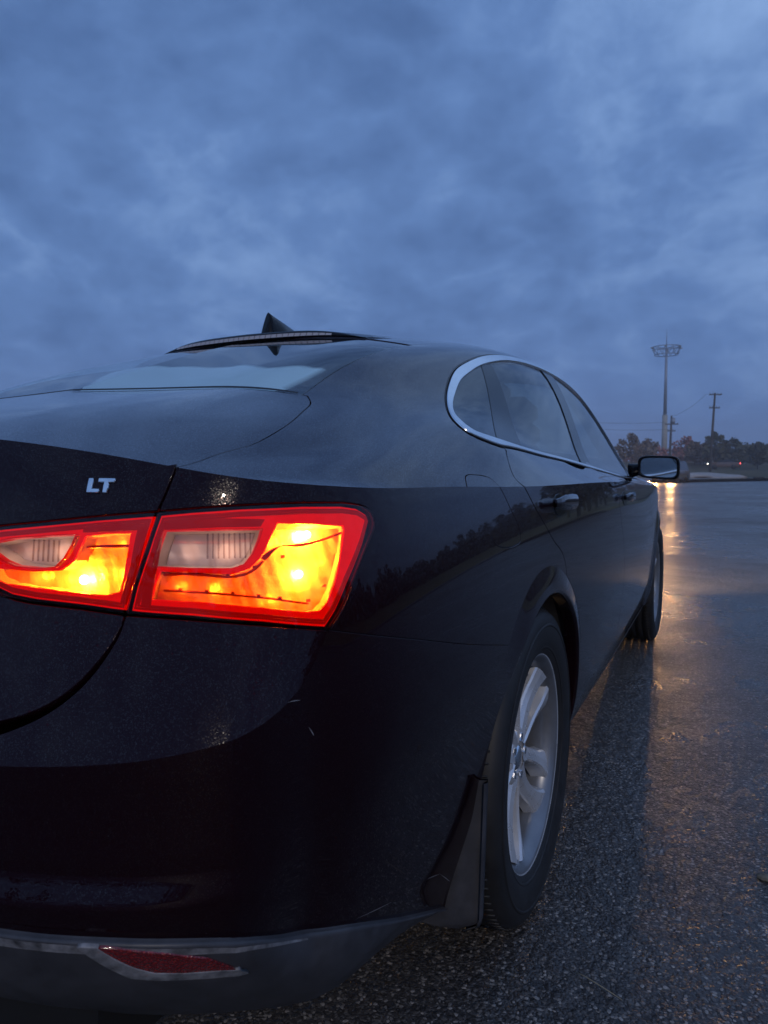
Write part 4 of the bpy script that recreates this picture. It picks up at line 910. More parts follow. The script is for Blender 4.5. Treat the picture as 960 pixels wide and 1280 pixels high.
# --- wheels
def tyre_profile():
    r=WR
    o=[(.232,.098),(.240,.104),(.262,.112),(.290,.1155),(.312,.1130),(.326,.1060),(.333,.0960),(.3375,.082)]
    tread=[]
    for y in (.058,.020,-.020,-.058): tread+=[(r-.0008,y+.007),(r-.008,y+.004),(r-.008,y-.004),(r-.0008,y-.007)]
    i=[(a,-b) for a,b in o[::-1]]
    return o+tread+i
def spoke(angle_hub,angle_rim,mb,side):
    """one blade: flat outer face with chamfered edges, deep flank; hub to rim"""
    secs=[]
    for f in np.linspace(0,1,11):
        r=.036+(.2125-.036)*f;a=angle_hub+(angle_rim-angle_hub)*(f**.9)
        wd=.0125+.0080*f+.006*max(0,1-f*4)+.012*max(0,(f-.82)*5);face=.066+.020*f**.7-.010*math.sin(math.pi*f);dep=.040+.012*(1-f)
        c=np.array([math.cos(a),0,math.sin(a)])*r;t=np.array([-math.sin(a),0,math.cos(a)])*side
        secs.append([c+t*(wd*u)+np.array([0,face-dep*v,0]) for u,v in ((-.80,.0),(.15,.10),(.85,.28),(1.0,.40),(1.15,1),(-1.25,1),(-1.05,.10))])
    S=np.array(secs)
    for k in range(7):
        q=S[:,[k,(k+1)%7]]
        mb.grid(q if side>0 else q[:,::-1])
def make_wheel():
    mb=MB();SPK=[]
    mb.grid(lathe([(.2145,-.09),(.2145,.03),(.2100,.060),(.2130,.078),(.2265,.094),(.2330,.099),(.2365,.0985),(.2375,.094),(.2340,.088),(.2280,-.09)],96),closeu=True,closev=True)
    for k in range(5):
        a=R(72*k)
        for sg in (-1,1):
            sb=MB();spoke(a+sg*R(26),a+sg*R(12.5),sb,sg);SPK.append(sb)
    mb.grid(lathe([(.002,.055),(.030,.056),(.036,.060),(.052,.0635),(.064,.060),(.070,.045),(.070,.0),(.002,.0)],48),closeu=True,closev=True)
    rim=mb.build('wheel',M['barrel'],car)
    for sb in SPK: sb.build('spoke',M['alloy'],rim)
    lp_=MB();lp_.grid(lathe([(.2275,.0945),(.2335,.0995),(.2370,.0990),(.2380,.094)],96),closeu=True);lp_.build('rim_flange',M['alloy'],rim)
    hb_=MB();hb_.grid(lathe([(.002,.0555),(.030,.0565),(.036,.0605),(.052,.0640),(.0645,.0605),(.0705,.045)],48),closeu=True);hb_.build('hub_face',M['alloy'],rim)
    ty=MB();ty.grid(lathe(tyre_profile(),128),closeu=True)
    # tread blocks' lateral sipes on both shoulders
    for k in range(96):
        a=2*math.pi*k/96
        for y0,y1 in ((.066,.094),(-.066,-.094)):
            ty.tube([((WR-.0005)*math.cos(a),y0,(WR-.0005)*math.sin(a)),((.3365)*math.cos(a+.01),y1*.98,(.3365)*math.sin(a+.01))],.0022,5)
    ty.build('tyre',M['rubber'],rim)
    # raised ring and bead on the sidewall
    sr=MB();sr.grid(lathe([(.296,.1150),(.298,.1168),(.301,.1166),(.303,.1145)],96),closeu=True);sr.grid(lathe([(.246,.1055),(.247,.1078),(.250,.1090),(.252,.1088)],96),closeu=True);sr.build('sidewall_ring',M['rubber'],rim)
    cp=MB();cp.grid(lathe([(.0005,.0655),(.016,.0655),(.024,.0635),(.029,.058),(.029,.05)],32),closeu=True);cp.build('hub_cap',M['chrome'],rim)
    for k in range(5):
        a=R(72*k+36);nb=MB();nb.tube([(.046*math.cos(a),.050,.046*math.sin(a)),(.046*math.cos(a),.066,.046*math.sin(a))],.0095,6);nb.build('lug_nut',M['chrome'],rim,smooth=False)
    bd=MB();bd.grid(lathe([(.05,-.02),(.145,-.02),(.150,-.015),(.150,.0),(.145,.004),(.05,.004)],48),closeu=True,closev=True);bd.build('brake_disc',pbr('brake_steel',(.22,.21,.20),.4,.8,mott=(40,.4)),rim)
    va=MB();va.tube([(.205*math.cos(R(97)),.050,.205*math.sin(R(97))),(.182*math.cos(R(97)),.074,.182*math.sin(R(97)))],.0042,8);va.build('valve_stem',M['gloss_black'],rim)
    return rim
wh=make_wheel();first=True
for cx in WX:
    for sy in (-1,1):
        if first: w_=wh;first=False
        else:
            w_=wh.copy();COL.objects.link(w_);w_.parent=car
            for ch in list(wh.children): c=ch.copy();COL.objects.link(c);c.parent=w_
        w_.location=(cx,sy*.806,.338);w_.rotation_euler=(0,R(-0),0) if sy>0 else (0,0,math.pi)
# --- cabin seen through the glass
mb=MB();mb.box((-.30,0,1.06),(.46,1.20,.02),bev=.005);mb.build('parcel_shelf',M['trim'],car)
mb=MB();mb.box((1.1,0,.44),(2.6,1.36,.06));mb.build('cabin_floor',M['dark'],car,smooth=False)
K_,T_=np.meshgrid(np.linspace(1.16,2.74,24),np.linspace(-.58,.58,21),indexing='ij')
P=np.array([top(np.array([k]),np.array([abs(t)]))[0]*[1,math.copysign(1,t),1]-[0,0,.018] for k,t in zip(K_.ravel(),T_.ravel())]).reshape(24,21,3);mb=MB();mb.grid(P);mb.build('headliner',M['headliner'],car)
def seat(x,y,w,rear=False):
    mb=MB();mb.box((x+.25,y,.60),(.52,w,.20),bev=.05);
    for i in range(7):
        f=i/6;mb.box((x-.02-.17*f,y,.70+(.50 if not rear else .40)*f),(.13,w*(1-.10*f),.12),bev=.04)
    s_=mb.build('seat',M['seat'],car)
    for dy in (() if rear else (0,)):
        h=MB();h.box((x-.22,y+dy,1.245 if not rear else 1.20),(.10,.26,.17 if not rear else .12),bev=.04);h.tube([(x-.20,y+dy-.05,1.10),(x-.21,y+dy-.05,1.22)],.007,6);h.tube([(x-.20,y+dy+.05,1.10),(x-.21,y+dy+.05,1.22)],.007,6);h.build('headrest',M['seat'],s_)
seat(1.35,.38,.50);seat(1.35,-.38,.50);seat(.38,0,1.26,True)
mb=MB();mb.box((2.35,0,.86),(.50,1.36,.20),bev=.06);mb.build('dashboard',M['trim'],car)
st=MB();st.grid([[(1.93+.10*math.sin(a)+.0*b,.38+(.185+.014*math.cos(b))*math.cos(a),.93+(.185+.014*math.cos(b))*math.sin(a)*.93+.014*math.sin(b)*.3) for b in np.linspace(0,2*math.pi,8,endpoint=False)] for a in np.linspace(0,2*math.pi,32,endpoint=False)],True,True);st.build('steering_wheel',M['trim'],car)
# ---------------------------------------------------------------- ground
def make_asphalt():
    m,g=mat('wet_asphalt'); tcn=g.n('ShaderNodeTexCoord'); ob=tcn.outputs['Object']
    wn=g.n('ShaderNodeTexNoise',{'Scale':60.,'Detail':2.});g.l(ob,wn.inputs['Vector'])
    wo=g.n('ShaderNodeVectorMath',{0:ob,1:g.n('ShaderNodeVectorMath',{0:wn.outputs['Color'],'Scale':.012},operation='SCALE').outputs[0]},operation='ADD').outputs[0]
    v1=g.n('ShaderNodeTexVoronoi',{'Scale':118.,'Randomness':1.},feature='F1');g.l(wo,v1.inputs['Vector'])
    v2=g.n('ShaderNodeTexVoronoi',{'Scale':260.,'Randomness':1.},feature='F1');g.l(wo,v2.inputs['Vector'])
    v3=g.n('ShaderNodeTexVoronoi',{'Scale':46.,'Randomness':1.},feature='F1');g.l(wo,v3.inputs['Vector'])
    s1=g.n('ShaderNodeSeparateColor',{0:v1.outputs['Color']}).outputs[0];s2=g.n('ShaderNodeSeparateColor',{0:v2.outputs['Color']}).outputs[1];s3=g.n('ShaderNodeSeparateColor',{0:v3.outputs['Color']}).outputs[0]
    big=g.noise(ob,.35,4,.6);mid=g.noise(ob,2.6,5,.6)
    st=g.ramp(s1,[(.0,(.050,.047,.046)),(.55,(.078,.072,.070)),(.75,(.15,.14,.132)),(.93,(.42,.39,.36))])
    st2=g.ramp(s2,[(.0,(.024,.023,.024)),(.70,(.060,.057,.056)),(1.,(.20,.19,.18))])
    chip=g.ramp(s3,[(.90,(0,0,0)),(.93,(1,1,1))]);inn=g.math('LESS_THAN',v3.outputs['Distance'],.30)
    c=g.mix(g.math('LESS_THAN',v1.outputs['Distance'],.46),st2,st)
    c=g.mix(g.math('MULTIPLY',chip,inn),c,(.24,.21,.185))
    c=g.mix(.28,c,g.ramp(mid,[(.25,(.014,.014,.015)),(.75,(.085,.079,.076))]))
    h=g.math('ADD',g.math('MULTIPLY',g.math('SUBTRACT',.5,v1.outputs['Distance']),1.0),g.math('MULTIPLY',g.math('SUBTRACT',.5,v2.outputs['Distance']),.45))
    h=g.math('ADD',h,g.math('MULTIPLY',g.math('MULTIPLY',chip,inn),.5))
    wet=g.math('ADD',g.math('MULTIPLY',big,.6),g.math('MULTIPLY',mid,.4))
    wetm=g.ramp(wet,[(.36,(1,1,1)),(.60,(0,0,0))])
    rough=g.math('ADD',.25,g.math('MULTIPLY',wetm,.22))
    bs=g.math('ADD',.45,g.math('MULTIPLY',wetm,.40))
    b=g.n('ShaderNodeBump',{'Distance':.0042,'Height':h});g.l(bs,b.inputs['Strength'])
    b1=g.n('ShaderNodeBump',{'Strength':.75,'Distance':.012,'Height':g.noise(ob,26,3,.6),'Normal':b.outputs[0]})
    b2=g.n('ShaderNodeBump',{'Strength':.40,'Distance':.03,'Height':g.noise(ob,6,3,.6),'Normal':b1.outputs[0]})
    p=g.n('ShaderNodeBsdfPrincipled',{'Base Color':c,'Roughness':rough,'Normal':b2.outputs[0],'IOR':1.38})
    g.n('ShaderNodeOutputMaterial',{'Surface':p.outputs[0]});return m
M['asphalt']=make_asphalt()
def soil(name,a,b,c,sc=.6):
    m,g=mat(name);tcn=g.n('ShaderNodeTexCoord');ob=tcn.outputs['Object']
    f=g.noise(ob,sc,7,.65);f2=g.noise(ob,sc*14,4,.6)
    col=g.mix(g.math('MULTIPLY',f2,.6),g.ramp(f,[(.32,a),(.52,b),(.70,c)]),a)
    bp=g.n('ShaderNodeBump',{'Strength':.6,'Distance':.12,'Height':f2})
    p=g.n('ShaderNodeBsdfPrincipled',{'Base Color':col,'Roughness':.95,'Normal':bp.outputs[0]});g.n('ShaderNodeOutputMaterial',{'Surface':p.outputs[0]});return m
M['grass']=soil('dry_grass',(.030,.036,.016),(.075,.070,.034),(.13,.115,.06))
M['verge']=soil('pale_verge',(.11,.11,.045),(.21,.19,.08),(.27,.23,.11),.25)
M['concrete']=pbr('weathered_concrete',(.34,.32,.31),.85,0,mott=(1.2,.25),bump=(9,.4,.03))
def sheet(name,x0,x1,y0,y1,z,m,nx=1,ny=1,zf=None):
    xs=np.linspace(x0,x1,nx+1);ys=np.linspace(y0,y1,ny+1);P=np.array([[(x,y,z+(zf(x,y) if zf else 0)) for y in ys] for x in xs]);mb=MB();mb.grid(P);mb.F=[f[::-1] for f in mb.F]
    V=np.array(mb.V);a=mb.F[0]
    if np.cross(V[a[1]]-V[a[0]],V[a[2]]-V[a[0]])[2]<0: mb.F=[f[::-1] for f in mb.F]
    return mb.build(name,m)
tag(sheet('ground',-1500,2500,-1800,1800,-.05,M['grass']),kind='structure')
lot=MB();V=[(-45,-13,0),(-45,60,0),(60,110,0)]+[ahead(d,s) for d,s in ((99,-40),(97,0),(96,30),(94,48),(93,75))]+[(120,-13,0)]
tag(mk('parking_lot',V,[tuple(range(len(V)))[::-1]],M['asphalt'],smooth=False),kind='structure')
# far bank that climbs from the end of the lot to the road and the trees
rows=[(92.5,-.06),(94,.10),(97,.55),(101,1.0),(106,1.28),(112,1.45),(122,1.9),(150,2.6),(220,3.0)]
ss=np.linspace(-220,260,97);P=[]
for d,z in rows: P.append([np.array(ahead(d+3.0*math.sin(s*.045+1)-(.9 if s>60 else 0),s,z*(1+.25*math.sin(s*.11+d))+.12*math.sin(s*.9+d*2)*(z>.2))) for s in ss])
mb=MB();mb.grid(P);mb.F=[f[::-1] for f in mb.F];bank=mb.build('grass_bank',M['grass']);tag(bank,kind='structure')
tag(sheet('grass_verge',-60,190,-75,-13,-.02,M['verge'],30,14,lambda x,y:.10*min(1,(-13-y))+.025*(-13-y)),kind='structure')
kb=MB();kb.grid([[(x,-13+a,z) for a,z in ((.16,-.05),(.16,.10),(.14,.13),(.0,.13),(-.16,.12),(-.17,-.05))] for x in np.linspace(-60,118,60)]);kb.build('kerb_strip',M['concrete']);tag(bpy.data.objects['kerb_strip'],kind='structure')
# loose chips of stone lying on the asphalt near the wheel
cp=MB();nchip=5200
r1=rng.random((nchip,6))
for i in range(nchip):
    d=.75+4.2*r1[i,0]**1.5;s=-.35+2.2*r1[i,1]*(.45+.14*d)
    x,y,_=ahead(d,s*d*.55);
    r=(.0011+.0030*r1[i,2]**4)
    a=r1[i,3]*6.28;V=[];k=5
    for q in range(k):
        rr=r*(.7+.6*rng.random());V.append((x+rr*math.cos(a+q*1.2566),y+rr*math.sin(a+q*1.2566),.0004+r*.25*rng.random()))
    V.append((x+r*.2*(r1[i,4]-.5),y,r*.75))
    cp.add(V,[(q,(q+1)%k,k) for q in range(k)])
m_,g=mat('stone_chips');oi=g.n('ShaderNodeTexCoord');vo=g.n('ShaderNodeTexVoronoi',{'Scale':150.});g.l(oi.outputs['Object'],vo.inputs['Vector'])
cc=g.ramp(g.n('ShaderNodeSeparateColor',{0:vo.outputs['Color']}).outputs[0],[(0,(.03,.028,.027)),(.6,(.09,.08,.075)),(1,(.24,.22,.20))])
p=g.n('ShaderNodeBsdfPrincipled',{'Base Color':cc,'Roughness':.3});g.n('ShaderNodeOutputMaterial',{'Surface':p.outputs[0]})
tag(cp.build('stone_chips',m_,smooth=False),kind='stuff')
_q=[Vector((-.349,-1.657,.004)),Vector((-.36,-1.70,.007)),Vector((-.375,-1.735,.009)),Vector((-.39,-1.775,.006)),Vector((-.415,-1.82,.003))]
t=MB();t.tube([(-.172,-1.030,.004),(-.183,-1.050,.009),(-.196,-1.075,.011),(-.203,-1.10,.008),(-.208,-1.124,.003)],[.0007,.0011,.0012,.0010,.0005],5);tag(t.build('straw',pbr('dry_straw',(.30,.26,.18),.7)),'thin dry straw lying curved on the near asphalt','straw')
t=MB();rr_=np.random.default_rng(3);P=[]
for i in range(7):
    b_=math.pi*i/6;P.append([(.349+.012*math.sin(b_)*math.cos(a_)*(1+.25*rr_.random()),-1.376+.016*math.sin(b_)*math.sin(a_)*(1+.25*rr_.random()),.006+.009*math.cos(b_)) for a_ in np.linspace(0,2*math.pi,9,endpoint=False)])
t.grid(P,closev=True);tag(t.build('stone',pbr('mossy_stone',(.14,.13,.10),.8,0,mott=(90,.4)),smooth=False),'small loose stone on the wet asphalt beside the rear wheel','stone')

# ---------------------------------------------------------------- trees
def leafmat(name,a,b):
    m,g=mat(name);tcn=g.n('ShaderNodeTexCoord');gi=g.n('ShaderNodeNewGeometry')
    c=g.ramp(g.math('ADD',g.math('MULTIPLY',gi.outputs['Random Per Island'],.7),g.math('MULTIPLY',g.noise(tcn.outputs['Object'],.9,3,.6),.4)),[(.15,a),(.85,b)])
    p=g.n('ShaderNodeBsdfPrincipled',{'Base Color':c,'Roughness':.8});g.n('ShaderNodeOutputMaterial',{'Surface':p.outputs[0]});return m
M['leaf_dark']=leafmat('dark_leaves',(.035,.042,.024),(.11,.115,.065))
M['leaf_red']=leafmat('red_leaves',(.16,.055,.045),(.50,.20,.16))
M['leaf_brown']=leafmat('brown_leaves',(.075,.058,.042),(.20,.155,.11))
M['bark']=pbr('bark',(.05,.04,.032),.9,0,mott=(3,.4))
def leaves(cent,rad,n,size):
    """n small leaf-clump faces spread through clumps: arrays of quads"""
    ci=rng.integers(0,len(cent),n);d=rng.normal(size=(n,3));d/=np.linalg.norm(d,axis=1)[:,None]
    P=np.array(cent)[ci]+d*(np.array(rad)[ci]*rng.random(n)**.45)[:,None]*[1,1,.8]
    u=rng.normal(size=(n,3));u/=np.linalg.norm(u,axis=1)[:,None];w=np.cross(u,rng.normal(size=(n,3)));w/=np.linalg.norm(w,axis=1)[:,None]
    s=(size*(.5+rng.random(n)))[:,None];V=np.stack([P-u*s,P+w*s*.6,P+u*s,P-w*s*.6],1).reshape(-1,3)
    return V,np.arange(4*n).reshape(n,4)
def tree(name,pos,h,w,leaf,n,label,cat='tree',group=None,bare=.0,trunk_h=.32,size=None):
    t=empty(name,pos,rng.random()*6,label=label,cat=cat,group=group)
    mb=MB();th=h*trunk_h;mb.tube([(0,0,-.3),(.02*h*rng.normal()*.3,0,th*.6),(.02*h*rng.normal(),.01*h,th),(.03*h*rng.normal(),0,h*.72)],[h*.026,h*.020,h*.016,h*.006],7)
    cent=[];rad=[]
    for k in range(13):
        a=2.4*k+rng.random();z=th+(h*.93-th)*((k+.6)/13);e=math.sin(math.pi*min(.97,.18+.80*(k+.5)/13))
        r=w*.5*e*(.35+.65*rng.random());p=np.array([r*math.cos(a),r*math.sin(a),z]);cent.append(p);rad.append(w*(.13+.13*rng.random())*(.6+.5*e))
        if k%2==0: mb.tube([(0,0,max(th*.7,z-h*.18)),tuple(p*.5+np.array([0,0,z*.5-h*.04])),tuple(p)],[h*.010,h*.006,h*.002],5)
    mb.build('trunk',M['bark'],t)
    V,F=leaves(cent,rad,n,size or w*.045);mk('crown',V,F,leaf,t,smooth=False);return t
def pxd(px,d): return (px-480)/887*d
TREES=[('broadleaf_tree',789,118,6.0,4.6,'leaf_brown','brown leafy tree right beside the dark car windscreen pillar, tallest of the left clump'),
 ('broadleaf_tree',808,122,5.3,4.2,'leaf_brown','brown rounded tree between the windscreen pillar and the tall light mast'),
 ('shrub_tree',799,134,3.9,5.2,'leaf_red','red autumn bush showing low between two brown trees left of the mast'),
 ('shrub_tree',820,136,4.0,5.6,'leaf_red','red autumn bush standing directly left of the tall mast foot'),
 ('shrub_tree',846,136,3.8,4.6,'leaf_red','low red autumn bush just right of the tall mast foot'),
 ('autumn_tree',857,132,6.0,5.0,'leaf_red','taller red autumn tree above the door mirror, highest of the red ones'),
 ('broadleaf_tree',867,118,4.7,3.9,'leaf_brown','small brown tree between the red tree and the bare utility pole'),
 ('broadleaf_tree',879,120,4.3,4.3,'leaf_brown','small brown tree at the left foot of the bare utility pole'),
 ('broadleaf_tree',892,112,6.2,4.2,'leaf_dark','dark green tree standing right against the bare utility pole'),
 ('broadleaf_tree',917,116,5.2,4.4,'leaf_dark','round dark green tree above the passing car tail lamp'),
 ('broadleaf_tree',903,124,3.6,4.0,'leaf_dark','low dark tree filling the gap between two taller dark green trees'),
 ('broadleaf_tree',932,124,4.0,4.2,'leaf_dark','low dark bushy tree second from the picture edge'),
 ('broadleaf_tree',946,108,4.4,4.0,'leaf_dark','dark green round-topped tree nearest the picture edge'),
 ('broadleaf_tree',960,118,4.2,4.6,'leaf_dark','dark tree cut by the picture edge beyond the lot')]
for nm,px,d,h,w,lf,lab in TREES:
    z=1.15+.018*(d-100) ;tree(nm,ahead(d,pxd(px,d),z),h*.92,w,M[lf],700,lab,group='trees beyond the far edge of the lot',size=.30,trunk_h=.25)
# hedge-like scrub on the bank top and the long tree lines round the lot (seen in the wet paint)
def mass(name,spots,leaf,per,size):
    mb=MB();Vs=[];Fs=[];b=0
    for (x,y,z,h,w) in spots:
        cent=[];rad=[]
        for k in range(9):
            a=rng.random()*6.28;r=w*.42*rng.random()**.5;cent.append((x+r*math.cos(a),y+r*math.sin(a),z+h*(.18+.74*(k+.5)/9)));rad.append(w*(.16+.16*rng.random())*(1.15-.5*k/9))
        V,F=leaves(cent,rad,per,size);Vs.append(V);Fs.append(F+b);b+=len(V)
        tb=MB();tb.tube([(x,y,z-.3),(x+.1,y,z+h*.8)],[h*.02,h*.006],5);Vt=np.array(tb.V);Vs.append(Vt);Fs+= [np.array([f]) for f in tb.F if len(f)==4];
        for i in range(len(tb.F)):
            pass
        Fs[-len([f for f in tb.F if len(f)==4]):]=[np.array([f])+b for f in tb.F if len(f)==4];b+=len(Vt)
    F=[tuple(q) for a in Fs for q in a]
    o=mk(name,np.concatenate(Vs),F,leaf,smooth=False);return tag(o,kind='stuff')
sp=[]
for s in np.arange(-160,150,4.2): 
    d=150+12*rng.random();sp.append((*ahead(d,s*1.25+rng.normal(),2.3),1.1+1.3*rng.random(),6.5))
mass('far_scrub',sp,M['leaf_brown'],220,.42)
sp=[]
for x in np.arange(-60,175,6.0):
    for row in (0,1):
        y=-33-9*row-4*rng.random();sp.append((x+2*rng.normal(),y,.5,(2.6+1.8*rng.random())*(2.0 if x>95 else 1.),7.5))
sp+=[(64,-16.5,.2,10.5,7.0),(74,-16.5,.2,12.5,7.5),(84,-17.5,.2,12.,8.0),(93,-17,.2,11,7.5)]
mass('tree_line',sp,M['leaf_dark'],750,.34)
mass('tree_clump',[(39,-9.6,.1,9.5,6.0),(45,-9.9,.1,11.5,6.4),(51,-10.2,.1,11.,6.4),(57.5,-10.2,.1,10.,6.2)],M['leaf_dark'],2600,.30)
ib=MB();ib.grid([[(x,y,z) for y,z in ((-12.9,.02),(-12.8,.14),(-11,.22),(-8,.20),(-6.3,.15),(-6.15,.02))] for x in np.linspace(33,64,12)]);ib.F=[f[::-1] for f in ib.F];tag(ib.build('planted_island',M['verge']),kind='structure')
sp=[]
for y in np.arange(-70,80,6.0): sp.append((-62-8*rng.random(),y+2*rng.normal(),0,9+5*rng.random(),8.5))
for x in np.arange(-50,60,7.0): sp.append((x,92+8*rng.random(),0,8+4*rng.random(),9))
mass('tree_line',sp,M['leaf_dark'],520,.42)

# ---------------------------------------------------------------- poles, mast, wires
M['mast']=pbr('mast_paint',(.30,.33,.38),.5,.3,mott=(.6,.2));M['mast_base']=pbr('mast_sleeve',(.34,.33,.29),.7,0,mott=(.5,.2));M['wood']=pbr('pole_wood',(.085,.075,.066),.9,0,mott=(1.5,.4))
D=150;t=empty('light_mast',ahead(D,pxd(829,D),2.2),label='tall slim lighting mast topped by a ring of lamps',cat='light mast')
mb=MB();mb.tube([(0,0,-.5),(0,0,10.4)],[.62,.52],14);mb.build('sleeve',M['mast_base'],t)
mb=MB();mb.tube([(0,0,10.35),(0,0,24.5)],[.36,.22],12);mb.tube([(0,0,24.4),(0,0,28.2)],[.10,.03],8);mb.build('pole',M['mast'],t)
for z,r,n_ in ((24.5,2.85,'upper'),(22.9,2.3,'lower')):
    mb=MB();mb.grid([[((r+.08*math.cos(b))*math.cos(a),(r+.08*math.cos(b))*math.sin(a),z+.08*math.sin(b)) for b in np.linspace(0,2*math.pi,6,endpoint=False)] for a in np.linspace(0,2*math.pi,36,endpoint=False)],True,True);mb.build('ring',M['mast'],t)
for k in range(12):
    a=2*math.pi*k/12;b=a+math.pi/12;mb=MB();mb.tube([(2.85*math.cos(a),2.85*math.sin(a),24.5),(2.3*math.cos(b),2.3*math.sin(b),22.9)],.045,5);mb.tube([(2.3*math.cos(b),2.3*math.sin(b),22.9),(2.85*math.cos(b+math.pi/12),2.85*math.sin(b+math.pi/12),24.5)],.045,5);mb.build('strut',M['mast'],t)
    if k%2==0:
        mb=MB();mb.tube([(.2*math.cos(a),.2*math.sin(a),24.3),(2.8*math.cos(a),2.8*math.sin(a),24.5)],.06,5);mb.build('spoke',M['mast'],t)
        mb=MB();mb.box((3.1*math.cos(a),3.1*math.sin(a),24.3),(.5,.4,.22),a,.05);mb.build('floodlight',M['mast_base'],t)
def pole(px,d,h,z,arms,label,lean=0.,extra=None):
    t=empty('utility_pole',ahead(d,pxd(px,d),z),YAW-R(90),label=label,cat='utility pole',group='utility poles beyond the lot')
    mb=MB();mb.tube([(0,0,-.5),(lean*.5,0,h*.5),(lean,0,h)],[.20,.17,.12],10);mb.build('post',M['wood'],t)
    for zz,w_ in arms:
        mb=MB();f=zz/h;mb.box((lean*f,-.16,zz),(w_,.12,.14));mb.build('cross_arm',M['wood'],t,smooth=False)
        for u in (-.45,-.2,.2,.45):
            mb=MB();mb.tube([(lean*f+u*w_,-.16,zz+.06),(lean*f+u*w_,-.16,zz+.26)],[.06,.045],6);mb.build('insulator',M['mast'],t)
    if extra:
        mb=MB();mb.tube([(.38,-.05,extra),(.38,-.05,extra+.95)],[.30,.30],12);mb.tube([(.38,-.05,extra+.95),(.38,-.05,extra+1.05)],[.30,.12],12);mb.build('transformer',M['mast'],t)
    return t
pole(886.5,100,10.6,1.2,((10.35,1.75),(8.5,1.45)),'bare wooden utility pole with two cross arms near the dark green trees',.45)
pole(836,108,7.9,1.35,((6.6,2.0),(5.6,1.2)),'shorter utility pole with a transformer standing close behind the tall mast',.15,6.55)
def wire(a,b,sag,label):
    pts=[Vector(a).lerp(Vector(b),i/24)-Vector((0,0,sag*(1-(2*i/24-1)**2))) for i in range(25)];mb=MB();mb.tube(pts,.016,4);tag(mb.build('power_line',M['seal']),label,'cable','power lines strung from the utility poles')
for z_,off,lb in ((8.05,-.9,'upper of two thin dark cables strung leftwards from the pole behind the mast'),(7.0,.5,'lower of two thin dark cables strung leftwards from the pole behind the mast')): wire(ahead(108,pxd(836,108)+off,z_+.2),ahead(116,pxd(640,116),z_+2.2),.7,lb)
wire(ahead(100,pxd(886,100)-.6,11.75),ahead(108,pxd(836,108),9.1),.5,'thin dark cable strung between the two utility poles')

# ---------------------------------------------------------------- far vehicles
M['far_paint']=pbr('dark_brown_paint',(.16,.10,.07),.25,.2,coat=1.);M['far_glass']=pbr('far_car_glass',(.012,.014,.018),.08,0);M['far_wheel']=pbr('far_wheel',(.02,.02,.02),.6)
M['head_on']=emitter('headlamp_on',(1,.70,.36),60.);M['head_white']=emitter('headlamp_white',(1,.93,.78),9.);M['tail_on']=emitter('tail_lamp_on',(1,.10,.10),5.)
def far_car(name,pos,rz,L,Wd,H,paint,label,suv=True,heads='head_on',headz=.78):
    t=empty(name,pos,rz,label=label,cat='car')
    xs=[-L/2,-L/2+.10,-L/2+.5,0,L/2-.9,L/2-.25,L/2];wz=[.62,.95,1.02,1.0,1.0,.95,.70]
    mb=MB();P=[]
    for x,z1 in zip(xs,wz):
        e=.86 if abs(x)>L/2-.05 else 1.0;w=Wd/2*e;P.append([(x,w*s,z) for s,z in ((-.94,.28),(-1,.45),(-1,.7),(-.96,z1),(.96,z1),(1,.7),(1,.45),(.94,.28))])
    mb.grid(P,closev=True);mb.F.append(tuple(range(8)));mb.F.append(tuple(6*8+k for k in range(7,-1,-1)));mb.build('body',paint,t,smooth=False)
    x0=-L/2+.15 if suv else -L/2+.75;x1=L/2-1.15;mb=MB();P=[]
    for x,z,w in ((x0,1.0,.90),(x0+.35,H,.74),(x1-.75,H,.74),(x1,1.0,.90)): P.append([(x,-Wd/2*w,z),(x,Wd/2*w,z)])
    A=np.array(P);V=[tuple(v) for r in A for v in r];mk('roof',V,[(2,3,5,4)],paint,t,smooth=False)
    mk('windscreen',V,[(4,5,7,6)],M['far_glass'],t,smooth=False);mk('rear_window',V,[(0,1,3,2)],M['far_glass'],t,smooth=False)
    for k in (0,1): mk('side_window',V,[(k,2+k,4+k,6+k)],M['far_glass'],t,smooth=False)
    for x in (-L/2+.85,L/2-.9):
        for s in (-1,1):
            mb=MB();mb.tube([(x,s*(Wd/2-.20),.34),(x,s*(Wd/2+.01),.34)],.34,16);mb.build('wheel',M['far_wheel'],t)
    for s in (-1,1):
        mb=MB();mb.box((L/2+.005,s*(Wd/2-.34),headz),(.06,.34,.17),0,.02);mb.build('headlamp',M[heads],t)
        mb=MB();mb.box((-L/2-.005,s*(Wd/2-.22),.85),(.06,.26,.22),0,.02);mb.build('tail_lamp',M['tail_on'],t)
    mb=MB();mb.box((L/2-.01,0,.62),(.06,.9,.16),0,.02);mb.build('grille',M['far_wheel'],t)
    return t
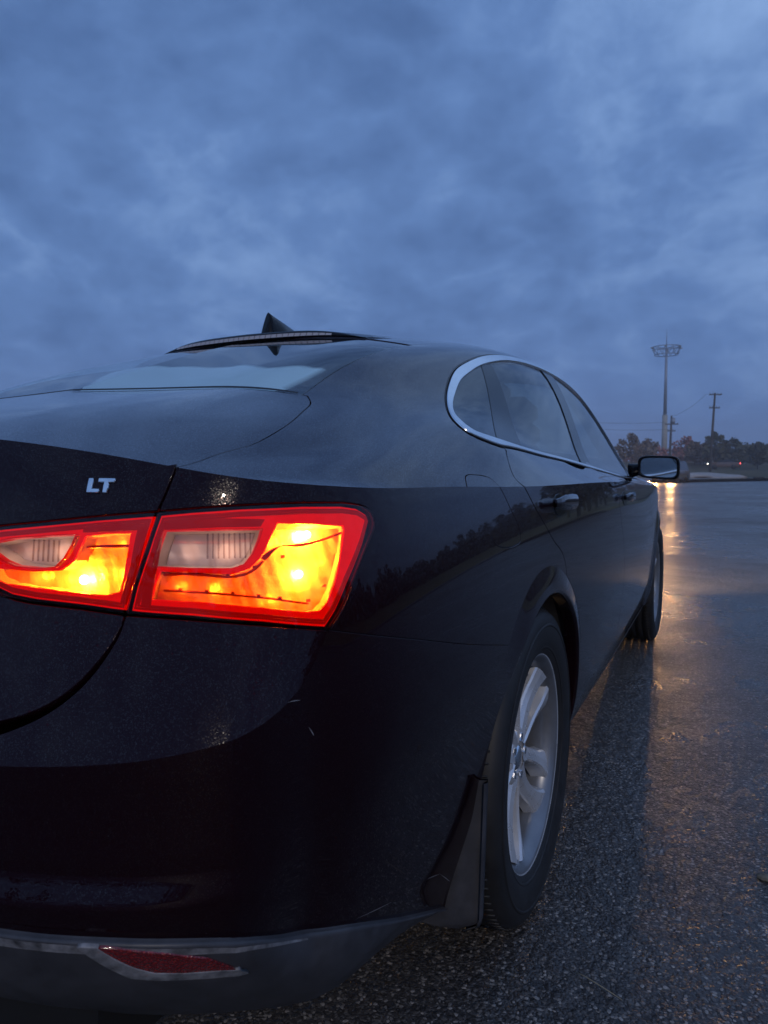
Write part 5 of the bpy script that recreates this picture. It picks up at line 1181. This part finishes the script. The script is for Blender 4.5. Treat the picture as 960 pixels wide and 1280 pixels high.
D=57;p=ahead(D,pxd(838,D));face=math.atan2(CAM_POS[1]-p[1],CAM_POS[0]-p[0])
sv=far_car('far_car',p,face-R(14),4.7,1.9,1.72,M['far_paint'],'dark brown car facing us with warm headlamps lit behind the door mirror')
for s in (-1,1):
    l=bpy.data.lights.new('headlamp_beam','SPOT');l.energy=1050;l.color=(1,.50,.17);l.spot_size=R(70);l.spot_blend=.8;l.shadow_soft_size=.22
    o=bpy.data.objects.new('headlamp_beam',l);COL.objects.link(o);o.parent=sv;o.location=(2.45,s*.61,.78);o.rotation_euler=Vector((-1,0,.045)).to_track_quat('Z','Y').to_euler()
D=105;p=ahead(D,pxd(904,D),1.18);far_car('far_car',p,YAW+R(90)-R(28),4.3,1.75,1.42,M['far_paint'],'dark car passing on the far road with white headlamps and red tail lamps',False,'head_white')
# pale concrete apron with its kerb, and a dark block, at the end of the lot
t=MB();ss=np.linspace(pxd(856,88),pxd(932,88),26);P=[]
for s in ss:
    f=(s-ss[0])/(ss[-1]-ss[0]);e=math.sin(math.pi*min(1,max(0,.04+.93*f)))**.5
    P.append([ahead(87.4+.5*math.sin(s),s,-.05),ahead(87.4+.5*math.sin(s),s,.16),ahead(87.6,s,.20),ahead(89.5,s,.34+.22*e),ahead(92,s,.62*e+.10),ahead(94,s,.5*e),ahead(95,s,-.05)])
t.grid(P);t.F=[f[::-1] for f in t.F];tag(t.build('concrete_apron',M['concrete']),kind='structure')
mb=MB();mb.box((0,0,.11),(1.25,.30,.24),0,.05);tag(mb.build('wheel_stop',M['seal'],loc=ahead(84,pxd(948,84)),rot=(0,0,YAW-R(90))),'low dark parking block at the far edge of the wet lot','wheel stop')
# ---------------------------------------------------------------- damp evening air
hb=MB();hb.box((0,0,0),(1200,1200,41.0))
m,g=mat('haze');pvn=g.n('ShaderNodeVolumePrincipled',{'Color':(.86,.90,1,1),'Density':.0017,'Anisotropy':.0})
g.n('ShaderNodeOutputMaterial',{'Volume':pvn.outputs[0]})
hz_=hb.build('haze',m,smooth=False,loc=(150,0,16.5));tag(hz_,kind='stuff')
